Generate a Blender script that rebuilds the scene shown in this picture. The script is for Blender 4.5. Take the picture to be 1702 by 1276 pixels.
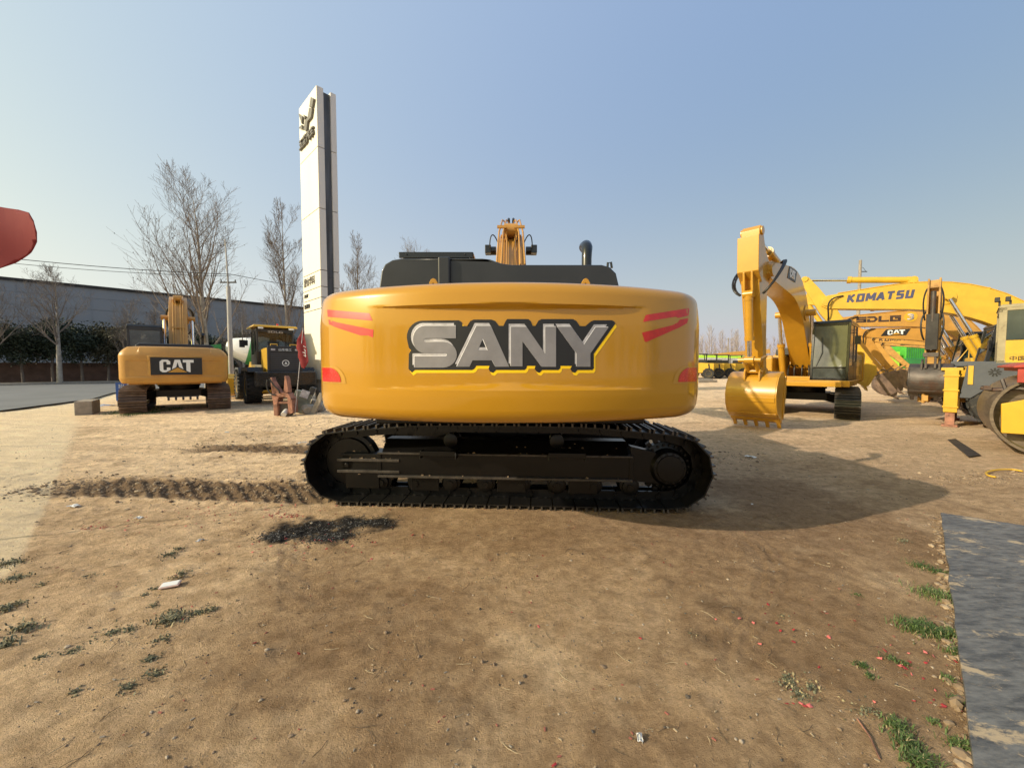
import bpy, bmesh, math, random
import numpy as np
from mathutils import Vector, Matrix, Quaternion
from mathutils.geometry import tessellate_polygon
from mathutils.bvhtree import BVHTree
random.seed(7)
R = math.radians
SC = bpy.context.scene
COL = SC.collection
for o in list(bpy.data.objects): bpy.data.objects.remove(o)

# ------------------------------------------------------------------ camera, sky, sun, exposure
CAMH, TILT, F = 1.65, math.atan(29/639), 639.0
cam_d = bpy.data.cameras.new('camera'); cam = bpy.data.objects.new('camera', cam_d); COL.objects.link(cam)
cam.location = (0, 0, CAMH); cam.rotation_euler = (R(90)-TILT, 0, 0)
cam_d.sensor_width = 36; cam_d.lens = 36*F/1702; cam_d.clip_end = 12000; cam_d.clip_start = 0.05
SC.camera = cam
SUN_EL, SUN_AZ = R(26), R(248)            # azimuth clockwise from +Y, where the sun stands
w = bpy.data.worlds.new('World'); SC.world = w; w.use_nodes = True
nt = w.node_tree; bg = nt.nodes['Background']
sky = nt.nodes.new('ShaderNodeTexSky'); sky.sky_type = 'NISHITA'; sky.sun_disc = False
sky.sun_elevation = SUN_EL; sky.sun_rotation = SUN_AZ
sky.air_density = 1.0; sky.dust_density = 5.0; sky.ozone_density = 1.0; sky.altitude = 0
def _vm(op, x, y):                       # a thin milky spring haze: the clear sky tinted down plus an even pale blue
    n = nt.nodes.new('ShaderNodeVectorMath'); n.operation = op
    for i, v in enumerate((x, y)):
        if isinstance(v, tuple): n.inputs[i].default_value = v
        else: nt.links.new(v, n.inputs[i])
    return n.outputs[0]
_dir = nt.nodes.new('ShaderNodeTexCoord').outputs['Generated']
def _sc(op, *v):
    n = nt.nodes.new('ShaderNodeMath'); n.operation = op
    for i, x in enumerate(v):
        if isinstance(x, (int, float)): n.inputs[i].default_value = x
        else: nt.links.new(x, n.inputs[i])
    return n.outputs[0]
_sp = nt.nodes.new('ShaderNodeSeparateXYZ'); nt.links.new(_dir, _sp.inputs[0])
_h = _sc('POWER', _sc('SUBTRACT', 1.0, _sc('MAXIMUM', _sp.outputs[2], 0.0)), 4.0)      # milkier towards the horizon
_dp = nt.nodes.new('ShaderNodeVectorMath'); _dp.operation = 'DOT_PRODUCT'; nt.links.new(_dir, _dp.inputs[0])
_dp.inputs[1].default_value = (math.sin(SUN_AZ)*math.cos(SUN_EL), math.cos(SUN_AZ)*math.cos(SUN_EL), math.sin(SUN_EL))
_u = _sc('MULTIPLY_ADD', _dp.outputs['Value'], .5, .5)                                 # brighter towards the sun
_c = _vm('ADD', _vm('MULTIPLY', sky.outputs[0], (.29, .277, .0)), (.32, .75, 2.26))
_c = _vm('ADD', _c, _vm('MULTIPLY', _h, (1.94, 1.30, .31))); _c = _vm('ADD', _c, _vm('MULTIPLY', _u, (1.84, 1.90, 1.43)))
nt.links.new(_c, bg.inputs[0]); bg.inputs[1].default_value = 0.15
sd = bpy.data.lights.new('sun', 'SUN'); sun = bpy.data.objects.new('sun', sd); COL.objects.link(sun)
sd.energy = 3.0; sd.angle = R(0.6); sd.color = (1.0, .87, .70)
_s = Vector((math.sin(SUN_AZ)*math.cos(SUN_EL), math.cos(SUN_AZ)*math.cos(SUN_EL), math.sin(SUN_EL)))
sun.rotation_euler = (-_s).to_track_quat('-Z', 'Y').to_euler(); sun.location = (-20, -10, 30)
SC.view_settings.view_transform = 'Standard'; SC.view_settings.look = 'None'
SC.view_settings.exposure = 0.6; SC.view_settings.gamma = 1.0

# ------------------------------------------------------------------ pixel <-> world, for measuring positions
def ray(px, py):
    X = Vector((1,0,0)); fw = Vector((0, math.cos(TILT), -math.sin(TILT))); up = Vector((0, math.sin(TILT), math.cos(TILT)))
    return X*(px-851) + fw*F + up*(638-py)
def at(px, py, Y):
    d = ray(px, py); return Vector((0,0,CAMH)) + d*(Y/d.y)
def gp(px, py, z=0.0):
    d = ray(px, py); return Vector((0,0,CAMH)) + d*((z-CAMH)/d.z)

# ------------------------------------------------------------------ materials
def _mat(name):
    m = bpy.data.materials.new(name); m.use_nodes = True
    return m, m.node_tree, m.node_tree.nodes['Principled BSDF']
def _noise(nt, scale, detail=4, coord='Object', rough=.6, dist=0, stretch=None):
    tc = nt.nodes.new('ShaderNodeTexCoord'); n = nt.nodes.new('ShaderNodeTexNoise')
    n.inputs['Scale'].default_value = scale; n.inputs['Detail'].default_value = detail
    n.inputs['Roughness'].default_value = rough; n.inputs['Distortion'].default_value = dist
    if stretch:
        mp = nt.nodes.new('ShaderNodeMapping'); mp.inputs['Scale'].default_value = stretch
        nt.links.new(tc.outputs[coord], mp.inputs[0]); nt.links.new(mp.outputs[0], n.inputs['Vector'])
    else: nt.links.new(tc.outputs[coord], n.inputs['Vector'])
    return n.outputs['Fac']
def _ramp(nt, fac, a, b, c0=(0,0,0,1), c1=(1,1,1,1)):
    r = nt.nodes.new('ShaderNodeValToRGB'); r.color_ramp.elements[0].position = a; r.color_ramp.elements[1].position = b
    r.color_ramp.elements[0].color = c0; r.color_ramp.elements[1].color = c1
    nt.links.new(fac, r.inputs[0]); return r.outputs[0]
def _mix(nt, fac, a, b, mode='MIX'):
    m = nt.nodes.new('ShaderNodeMix'); m.data_type = 'RGBA'; m.blend_type = mode
    for s, v in ((0, fac), (6, a), (7, b)):
        if isinstance(v, (float, int)): m.inputs[s].default_value = v
        elif isinstance(v, tuple): m.inputs[s].default_value = v if len(v) == 4 else (*v, 1)
        else: nt.links.new(v, m.inputs[s])
    return m.outputs[2]
def _bump(nt, p, h, strength, dist=.01):
    b = nt.nodes.new('ShaderNodeBump'); b.inputs['Strength'].default_value = strength; b.inputs['Distance'].default_value = dist
    nt.links.new(h, b.inputs['Height']); nt.links.new(b.outputs[0], p.inputs['Normal']); return b
def surf(name, col, rough=.5, metal=0, coat=0, var=.15, vscale=3, dirt=None, dirt_amt=.0, dscale=2.5, bump=0, bscale=40, stretch=None, rvar=.1):
    m, nt, p = _mat(name)
    c = tuple(col)
    dark = tuple(x*(1-var) for x in c); lite = tuple(min(1, x*(1+var)) for x in c)
    base = _mix(nt, _ramp(nt, _noise(nt, vscale, 5, stretch=stretch), .35, .68), dark, lite)
    if dirt is not None:
        dm = _ramp(nt, _noise(nt, dscale, 9, rough=.72, dist=.5), .72-dirt_amt*.45, .86-dirt_amt*.35)
        base = _mix(nt, dm, base, dirt)
        r = nt.nodes.new('ShaderNodeMapRange'); nt.links.new(dm, r.inputs[0]); r.inputs[3].default_value = rough; r.inputs[4].default_value = .85
        nt.links.new(r.outputs[0], p.inputs['Roughness'])
        if coat:
            r2 = nt.nodes.new('ShaderNodeMapRange'); nt.links.new(dm, r2.inputs[0]); r2.inputs[3].default_value = coat; r2.inputs[4].default_value = 0
            nt.links.new(r2.outputs[0], p.inputs['Coat Weight'])
    else:
        r = nt.nodes.new('ShaderNodeMapRange'); nt.links.new(_noise(nt, vscale*2.3, 6), r.inputs[0])
        r.inputs[1].default_value = .3; r.inputs[2].default_value = .7
        r.inputs[3].default_value = max(.02, rough-rvar/2); r.inputs[4].default_value = min(1, rough+rvar)
        nt.links.new(r.outputs[0], p.inputs['Roughness']); p.inputs['Coat Weight'].default_value = coat
    nt.links.new(base, p.inputs['Base Color'])
    p.inputs['Metallic'].default_value = metal; p.inputs['Coat Roughness'].default_value = .06
    if bump: _bump(nt, p, _noise(nt, bscale, 6), bump)
    return m
DUST = (.24, .17, .105)
M = {}
M['yel_hero'] = surf('glossy golden ochre paint', (.475,.232,.009), .28, coat=.85, var=.03, vscale=1.2, dirt=(.44,.23,.03), dirt_amt=.0, dscale=1.6)
M['yel_hero'].node_tree.nodes['Principled BSDF'].inputs['Specular IOR Level'].default_value = .22
M['yel_cat'] = surf('ochre machine paint', (.47,.235,.04), .42, coat=.25, var=.08, dirt=DUST, dirt_amt=.05)
M['yel_new'] = surf('fresh ochre paint', (.50,.252,.018), .32, coat=.45, var=.06, dirt=(.38,.25,.08), dirt_amt=.04)
M['yel_pale'] = surf('lemon machine paint', (.62,.37,.028), .42, coat=.3, var=.08, dirt=(.3,.2,.09), dirt_amt=.10)
M['yel_org'] = surf('orange yellow paint', (.50,.26,.05), .5, coat=.1, var=.12, dirt=(.22,.14,.07), dirt_amt=.2)
M['yel_worn'] = surf('worn faded yellow paint', (.46,.25,.06), .6, var=.2, dirt=(.15,.09,.05), dirt_amt=.35)
M['black'] = surf('black chassis paint', (.004,.0035,.003), .32, coat=.0, var=.3, dirt=(.028,.020,.013), dirt_amt=.12, dscale=5, bump=.12, bscale=25)
M['shoe'] = surf('dusty black track steel', (.010,.009,.008), .40, metal=.2, var=.3, dirt=(.11,.078,.048), dirt_amt=.20, dscale=7, bump=.3, bscale=60)
M['shoe_rust'] = surf('rusty brown track steel', (.075,.048,.034), .6, metal=.2, var=.3, dirt=(.2,.14,.09), dirt_amt=.3, dscale=5, bump=.3, bscale=50)
M['char'] = surf('charcoal hood paint', (.022,.023,.025), .38, coat=.12, var=.15, dirt=(.06,.055,.05), dirt_amt=.06)
M['blk_gloss'] = surf('gloss black metal', (.008,.008,.008), .28, coat=.3, var=.1)
M['grouser'] = surf('worn grouser steel', (.10,.085,.07), .42, metal=.5, var=.35, vscale=6, dirt=(.18,.13,.08), dirt_amt=.25, dscale=9, bump=.3, bscale=50)
M['grouser_rust'] = surf('worn rusty grouser', (.20,.135,.095), .6, metal=.2, var=.3, vscale=6, dirt=(.24,.17,.11), dirt_amt=.3, dscale=9)
M['cab_grey'] = surf('faded khaki cab paint', (.34,.29,.17), .6, var=.15, dirt=(.15,.10,.06), dirt_amt=.3)
M['edge_wear_highlight'] = surf('rubbed highlight edge steel', (.075,.065,.055), .34, metal=.3, var=.4, vscale=6, dirt=(.03,.022,.017), dirt_amt=.5, dscale=6)  # edge highlights of the track frame put into a paler, rubbed steel colour
M['mud'] = surf('dried mud', (.26,.18,.11), .95, var=.3, vscale=8)
M['black'].node_tree.nodes['Principled BSDF'].inputs['Specular IOR Level'].default_value = .35
M['mudsteel'] = surf('mud brown bucket steel', (.19,.125,.085), .65, var=.35, dirt=(.09,.06,.045), dirt_amt=.5, bump=.3)
M['rubber'] = surf('dusty black rubber', (.026,.025,.023), .75, var=.3, dirt=(.16,.135,.105), dirt_amt=.34, dscale=5, bump=.2)
M['hose'] = surf('black hose rubber', (.012,.012,.012), .5, var=.2)
M['chrome'] = surf('polished cylinder rod', (.75,.75,.76), .16, metal=1, var=.05)
M['steel'] = surf('worn bucket steel', (.10,.085,.075), .5, metal=.5, var=.35, dirt=(.13,.06,.035), dirt_amt=.4, dscale=2.2, bump=.2)
M['steel_dk'] = surf('dark bolted steel', (.035,.032,.03), .5, metal=.5, var=.3)
M['drum'] = surf('scuffed drum steel', (.21,.165,.12), .42, metal=.55, var=.25, dirt=(.17,.11,.07), dirt_amt=.3, stretch=(1,1,6))
M['rust'] = surf('rust pink steel', (.36,.17,.11), .8, var=.35, dirt=(.09,.05,.035), dirt_amt=.5, dscale=7, bump=.4)
M['darkred'] = surf('dark red oxide paint', (.12,.022,.016), .6, var=.3, dirt=(.18,.11,.07), dirt_amt=.2)
M['redpaint'] = surf('faded red paint', (.42,.055,.035), .5, var=.15, dirt=(.25,.12,.08), dirt_amt=.15)
M['white'] = surf('white enamel', (.78,.78,.75), .45, var=.04)
M['panel'] = surf('off white cladding', (.80,.76,.66), .55, var=.035, vscale=.8, stretch=(1,1,.12))
M['panel_edge'] = surf('light grey cladding', (.60,.59,.57), .5, var=.06, vscale=1, stretch=(1,1,.2))
M['channel'] = surf('dark steel channel', (.085,.09,.10), .5, metal=.3, var=.4, vscale=1.5, stretch=(3,3,.25))
M['grey_letter'] = surf('brushed bronze letter', (.13,.12,.10), .5, var=.1)
M['ink'] = surf('black ink', (.012,.012,.013), .4, var=.05)
M['grey_paint'] = surf('slate grey paint', (.075,.082,.095), .6, var=.12, dirt=(.2,.15,.1), dirt_amt=.15)
M['green'] = surf('bright green paint', (.08,.42,.04), .5, var=.1)
M['green_dk'] = surf('mid green paint', (.03,.20,.055), .5, var=.15)
M['lime'] = surf('lime green paint', (.42,.68,.05), .5, var=.1)
M['concrete'] = surf('weathered concrete', (.30,.26,.21), .9, var=.2, vscale=5, dirt=(.12,.10,.08), dirt_amt=.15, bump=.4, bscale=30)
M['red_refl'] = surf('red reflector plastic', (.60,.020,.012), .22, coat=.5, var=.1, vscale=30)
M['tape'] = surf('scuffed red reflective tape', (.62,.035,.03), .38, var=.15, vscale=9, dirt=(.62,.22,.13), dirt_amt=.22, dscale=40)
M['tape_b'] = surf('red reflective tape', (.58,.025,.015), .3, var=.1, vscale=20)
M['decal_grey'] = surf('silver grey vinyl', (.235,.225,.235), .35, metal=.15, coat=.2, var=.12, vscale=5)
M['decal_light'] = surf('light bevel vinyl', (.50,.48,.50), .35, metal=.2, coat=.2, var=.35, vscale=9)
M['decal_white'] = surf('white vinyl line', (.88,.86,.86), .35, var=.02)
M['decal_yel'] = surf('bright yellow vinyl', (.95,.60,.0), .4, var=.02)
M['blueletter'] = surf('navy lettering', (.055,.06,.13), .5, var=.15)
M['brownletter'] = surf('dark brown lettering', (.04,.02,.015), .5, var=.2)
M['flag'] = surf('red nylon', (.62,.03,.035), .7, var=.08)
M['blue'] = surf('blue enamel board', (.03,.10,.38), .5, var=.1)
M['bark'] = surf('pale peeling bark', (.34,.30,.25), .9, var=.25, vscale=3, dirt=(.14,.11,.085), dirt_amt=.3, dscale=4, bump=.3)
M['twig'] = surf('grey brown twig bark', (.20,.16,.13), .9, var=.25, vscale=1)
M['twig_br'] = surf('reddish twig bark', (.16,.11,.09), .9, var=.25, vscale=1)
M['deadleaf'] = surf('dead brown leaf', (.055,.038,.028), .8, var=.3)
M['tyre'] = M['rubber']
M['wall'] = None
def glass(name, tint=(.55,.62,.60), rough=.03, mixf=.55):
    m, nt, p = _mat(name)
    tr = nt.nodes.new('ShaderNodeBsdfTransparent'); tr.inputs[0].default_value = (*tint, 1)
    p.inputs['Base Color'].default_value = (.012,.018,.018,1); p.inputs['Roughness'].default_value = rough; p.inputs['Coat Weight'].default_value = .6
    mx = nt.nodes.new('ShaderNodeMixShader'); mx.inputs[0].default_value = mixf
    nt.links.new(tr.outputs[0], mx.inputs[1]); nt.links.new(p.outputs[0], mx.inputs[2])
    nt.links.new(mx.outputs[0], nt.nodes['Material Output'].inputs[0]); return m
M['glass'] = glass('dark tinted cab glass')
M['glass_dusty'] = surf('dusty windscreen', (.07,.08,.075), .18, coat=.7, var=.4, vscale=2, dirt=(.34,.32,.26), dirt_amt=.28, dscale=1.5)
M['glass_dark'] = surf('dark reflective glass', (.03,.045,.042), .08, coat=.8, var=.3, vscale=1.5)

# ------------------------------------------------------------------ mesh builder
def link(name, me, mats, parent=None, loc=None):
    o = bpy.data.objects.new(name, me); COL.objects.link(o)
    for m in (mats if isinstance(mats, (list, tuple)) else [mats]): me.materials.append(m)
    if parent is not None: o.parent = parent
    if loc is not None: o.location = loc
    return o
class MB:
    def __init__(s): s.v = []; s.f = []; s.mi = []; s.m = 0; s.T = None
    def add(s, vs, fs):
        b = len(s.v)
        if s.T is not None: vs = [s.T @ Vector(v) for v in vs]
        s.v += [tuple(v) for v in vs]; s.f += [tuple(b+i for i in f) for f in fs]; s.mi += [s.m]*len(fs); return s
    def box(s, c, d, rot=None, tap=1.0):
        hx, hy, hz = d[0]/2, d[1]/2, d[2]/2
        vs = []
        for z, k in ((-hz, 1), (hz, tap)):
            for x, y in ((-hx,-hy),(hx,-hy),(hx,hy),(-hx,hy)): vs.append(Vector((x*k, y*k, z)))
        if rot is not None:
            q = rot.to_matrix() if hasattr(rot, 'to_matrix') else rot
            vs = [q @ v for v in vs]
        return s.add([v+Vector(c) for v in vs], [(3,2,1,0),(4,5,6,7),(0,1,5,4),(1,2,6,5),(2,3,7,6),(3,0,4,7)])
    def prism(s, pts, ax, a, b, hole=None):
        f3 = {'x': lambda p, t: (t, p[0], p[1]), 'y': lambda p, t: (p[0], t, p[1]), 'z': lambda p, t: (p[0], p[1], t)}[ax]
        n = len(pts); tris = tessellate_polygon([[Vector((p[0], p[1], 0)) for p in pts]])
        vs = [f3(p, a) for p in pts] + [f3(p, b) for p in pts]
        fs = [tuple(t) for t in tris] + [tuple(i+n for i in reversed(t)) for t in tris]
        area = sum(pts[i][0]*pts[(i+1) % n][1]-pts[(i+1) % n][0]*pts[i][1] for i in range(n))
        if n <= 4 or _convex(pts): fs = [tuple(range(n-1, -1, -1)), tuple(range(n, 2*n))]
        fs += [(i, (i+1) % n, n+(i+1) % n, n+i) for i in range(n)]
        return s.add(vs, fs)
    def tube(s, p0, p1, r0, r1=None, n=12, caps=True):
        p0, p1 = Vector(p0), Vector(p1); r1 = r0 if r1 is None else r1
        d = p1-p0
        if d.length < 1e-6: return s
        q = d.to_track_quat('Z', 'Y'); vs = []
        for p, r in ((p0, r0), (p1, r1)):
            for i in range(n):
                a = 2*math.pi*i/n; vs.append(p + q @ Vector((r*math.cos(a), r*math.sin(a), 0)))
        fs = [(i, (i+1) % n, n+(i+1) % n, n+i) for i in range(n)]
        if caps: fs += [tuple(range(n-1, -1, -1)), tuple(range(n, 2*n))]
        return s.add(vs, fs)
    def path(s, pts, r, n=8, caps=True):
        pts = [Vector(p) for p in pts]; k = len(pts); rr = r if isinstance(r, (list, tuple)) else [r]*k
        tang = [(pts[min(i+1, k-1)]-pts[max(i-1, 0)]).normalized() for i in range(k)]
        up = Vector((0,0,1)) if abs(tang[0].z) < .9 else Vector((1,0,0))
        vs = []; nrm = (up - tang[0]*up.dot(tang[0])).normalized()
        for i in range(k):
            nrm = (nrm - tang[i]*nrm.dot(tang[i])).normalized(); b = tang[i].cross(nrm)
            for j in range(n):
                a = 2*math.pi*j/n; vs.append(pts[i] + (nrm*math.cos(a)+b*math.sin(a))*rr[i])
        fs = [(i*n+j, i*n+(j+1) % n, (i+1)*n+(j+1) % n, (i+1)*n+j) for i in range(k-1) for j in range(n)]
        if caps: fs += [tuple(range(n-1, -1, -1)), tuple((k-1)*n+j for j in range(n))]
        return s.add(vs, fs)
    def lathe(s, prof, org, axis, n=32, caps=True):
        q = Vector(axis).to_track_quat('Z', 'Y'); org = Vector(org); k = len(prof)
        vs = [org + q @ Vector((r*math.cos(2*math.pi*j/n), r*math.sin(2*math.pi*j/n), h)) for r, h in prof for j in range(n)]
        fs = [(i*n+j, i*n+(j+1) % n, (i+1)*n+(j+1) % n, (i+1)*n+j) for i in range(k-1) for j in range(n)]
        if caps: fs += [tuple(range(n-1, -1, -1)), tuple((k-1)*n+j for j in range(n))]
        return s.add(vs, fs)
    def build(s, name, mat, parent=None, smooth=35, bevel=0, loc=None, recalc=True, segs=2):
        me = bpy.data.meshes.new(name); me.from_pydata(s.v, [], s.f)
        if recalc or bevel:
            bm = bmesh.new(); bm.from_mesh(me)
            bmesh.ops.recalc_face_normals(bm, faces=bm.faces); bm.to_mesh(me); bm.free()
        o = link(name, me, mat, parent, loc)
        if len(set(s.mi)) > 1: me.polygons.foreach_set('material_index', s.mi)
        if smooth:
            me.shade_smooth(); me.set_sharp_from_angle(angle=R(smooth))
        if bevel:
            b = o.modifiers.new('bevel', 'BEVEL'); b.width = bevel; b.segments = segs; b.limit_method = 'ANGLE'; b.angle_limit = R(40); b.harden_normals = True
        return o
def _convex(p):
    n = len(p); sg = 0
    for i in range(n):
        a, b, c = p[i], p[(i+1) % n], p[(i+2) % n]
        cr = (b[0]-a[0])*(c[1]-b[1])-(b[1]-a[1])*(c[0]-b[0])
        if abs(cr) < 1e-12: continue
        if sg == 0: sg = 1 if cr > 0 else -1
        elif (cr > 0) != (sg > 0): return False
    return True
def tag(o, label=None, cat=None, group=None, kind=None):
    if label: o['label'] = label
    if cat: o['category'] = cat
    if group: o['group'] = group
    if kind: o['kind'] = kind
    return o
def thing(name, label, cat, loc=(0,0,0), rz=0, group=None):
    o = bpy.data.objects.new(name, None); COL.objects.link(o); o.location = loc; o.rotation_euler = (0,0,rz)
    o.empty_display_size = .3
    return tag(o, label, cat, group)
def copy_tree(o, parent=None, loc=None, rz=None, label=None, scale=None, name=None):
    c = o.copy(); COL.objects.link(c); c.parent = parent
    if loc is not None: c.location = loc
    if rz is not None: c.rotation_euler = (0,0,rz)
    if label: c['label'] = label
    if scale is not None: c.scale = (scale if isinstance(scale, (tuple, list)) else (scale,)*3)
    for ch in list(o.children): copy_tree(ch, c)
    return c
def bez(p0, p1, p2, p3, n=12):
    P = [Vector(p) for p in (p0, p1, p2, p3)]
    return [P[0]*(1-t)**3+P[1]*3*t*(1-t)**2+P[2]*3*t*t*(1-t)+P[3]*t**3 for t in [i/n for i in range(n+1)]]
def catmull(pts, n=8):
    P = [Vector(p) for p in pts]; P = [P[0]*2-P[1]] + P + [P[-1]*2-P[-2]]; out = []
    for i in range(1, len(P)-2):
        for k in range(n):
            t = k/n; a, b, c, d = P[i-1], P[i], P[i+1], P[i+2]
            out.append(.5*((2*b)+(-a+c)*t+(2*a-5*b+4*c-d)*t*t+(-a+3*b-3*c+d)*t**3))
    out.append(P[-2]); return out
def text_part(s, name, mat, parent, M4, width=None, height=None, offset=0.0, depth=.003, shear=0, space=1.0):
    """flat lettering laid in the XY plane of M4 (parent space), scaled to width x height"""
    cu = bpy.data.curves.new(name, 'FONT'); cu.body = s; cu.size = 1; cu.offset = offset; cu.shear = shear; cu.space_character = space
    cu.extrude = 0; cu.resolution_u = 4
    t = bpy.data.objects.new(name, cu); COL.objects.link(t)
    bpy.context.view_layer.update()
    me = bpy.data.meshes.new_from_object(t.evaluated_get(bpy.context.evaluated_depsgraph_get()))
    bpy.data.objects.remove(t)
    co = np.array([v.co[:] for v in me.vertices])
    if len(co) == 0: return None
    mn, mx = co.min(0), co.max(0)
    sx = width/(mx[0]-mn[0]) if width else None; sy = height/(mx[1]-mn[1]) if height else None
    sx = sx or sy; sy = sy or sx
    bm = bmesh.new(); bm.from_mesh(me)
    g = bmesh.ops.extrude_face_region(bm, geom=bm.faces[:])
    for v in bm.verts:
        v.co.x = (v.co.x-(mn[0]+mx[0])/2)*sx; v.co.y = (v.co.y-(mn[1]+mx[1])/2)*sy
    for e in g['geom']:
        if isinstance(e, bmesh.types.BMVert): e.co.z += depth
    bm.transform(M4); bmesh.ops.recalc_face_normals(bm, faces=bm.faces); bm.to_mesh(me); bm.free()
    return link(name, me, mat, parent)
STROKES = {'K': [((0,0),(0,1)),((.02,.45),(.62,1)),((.18,.55),(.66,0))], 'O': [((.1,0),(.1,1)),((.72,0),(.72,1)),((.0,.06),(.82,.06)),((.0,.94),(.82,.94))],
 'M': [((.0,0),(.0,1)),((.02,1),(.42,.25)),((.82,1),(.42,.25)),((.84,0),(.84,1))], 'A': [((0,0),(.36,1)),((.72,0),(.36,1)),((.14,.3),(.58,.3))], 'T': [((.36,0),(.36,1)),((0,.94),(.72,.94))],
 'S': [((.02,.94),(.66,.94)),((.08,.94),(.08,.5)),((.02,.52),(.66,.52)),((.60,.52),(.60,.06)),((.0,.06),(.66,.06))], 'U': [((.06,.0),(.06,1)),((.62,0),(.62,1)),((.0,.06),(.68,.06))]}
def stroke_word(name, s, M4, w_, h_, t, mat, parent, shear=.15):
    b = MB(); b.T = M4; x = 0; k = 0; adv = []
    for ch in s: adv.append(x); x += max(max(p[0] for p in q) for q in STROKES[ch])+.38
    tot = x-.38; sx = w_/tot
    for ch, x0 in zip(s, adv):
        for (p, q) in STROKES[ch]:
            P = Vector(((x0+p[0])*sx-w_/2, (p[1]-.5)*h_)); Q = Vector(((x0+q[0])*sx-w_/2, (q[1]-.5)*h_)); d = (Q-P).normalized(); n = Vector((-d.y, d.x))*t/2; e = d*t*.12; k += 1
            b.prism([(v.x+v.y*shear, v.y) for v in (P-e-n, Q+e-n, Q+e+n, P-e+n)], 'z', 0, .004+.0004*(k % 7))
    return b.build(name, mat, parent, smooth=0)
def frame(origin, xdir, ydir):
    x = Vector(xdir).normalized(); y = Vector(ydir); y = (y-x*y.dot(x)).normalized(); z = x.cross(y)
    m = Matrix((x, y, z)).transposed().to_4x4(); m.translation = Vector(origin); return m
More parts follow.
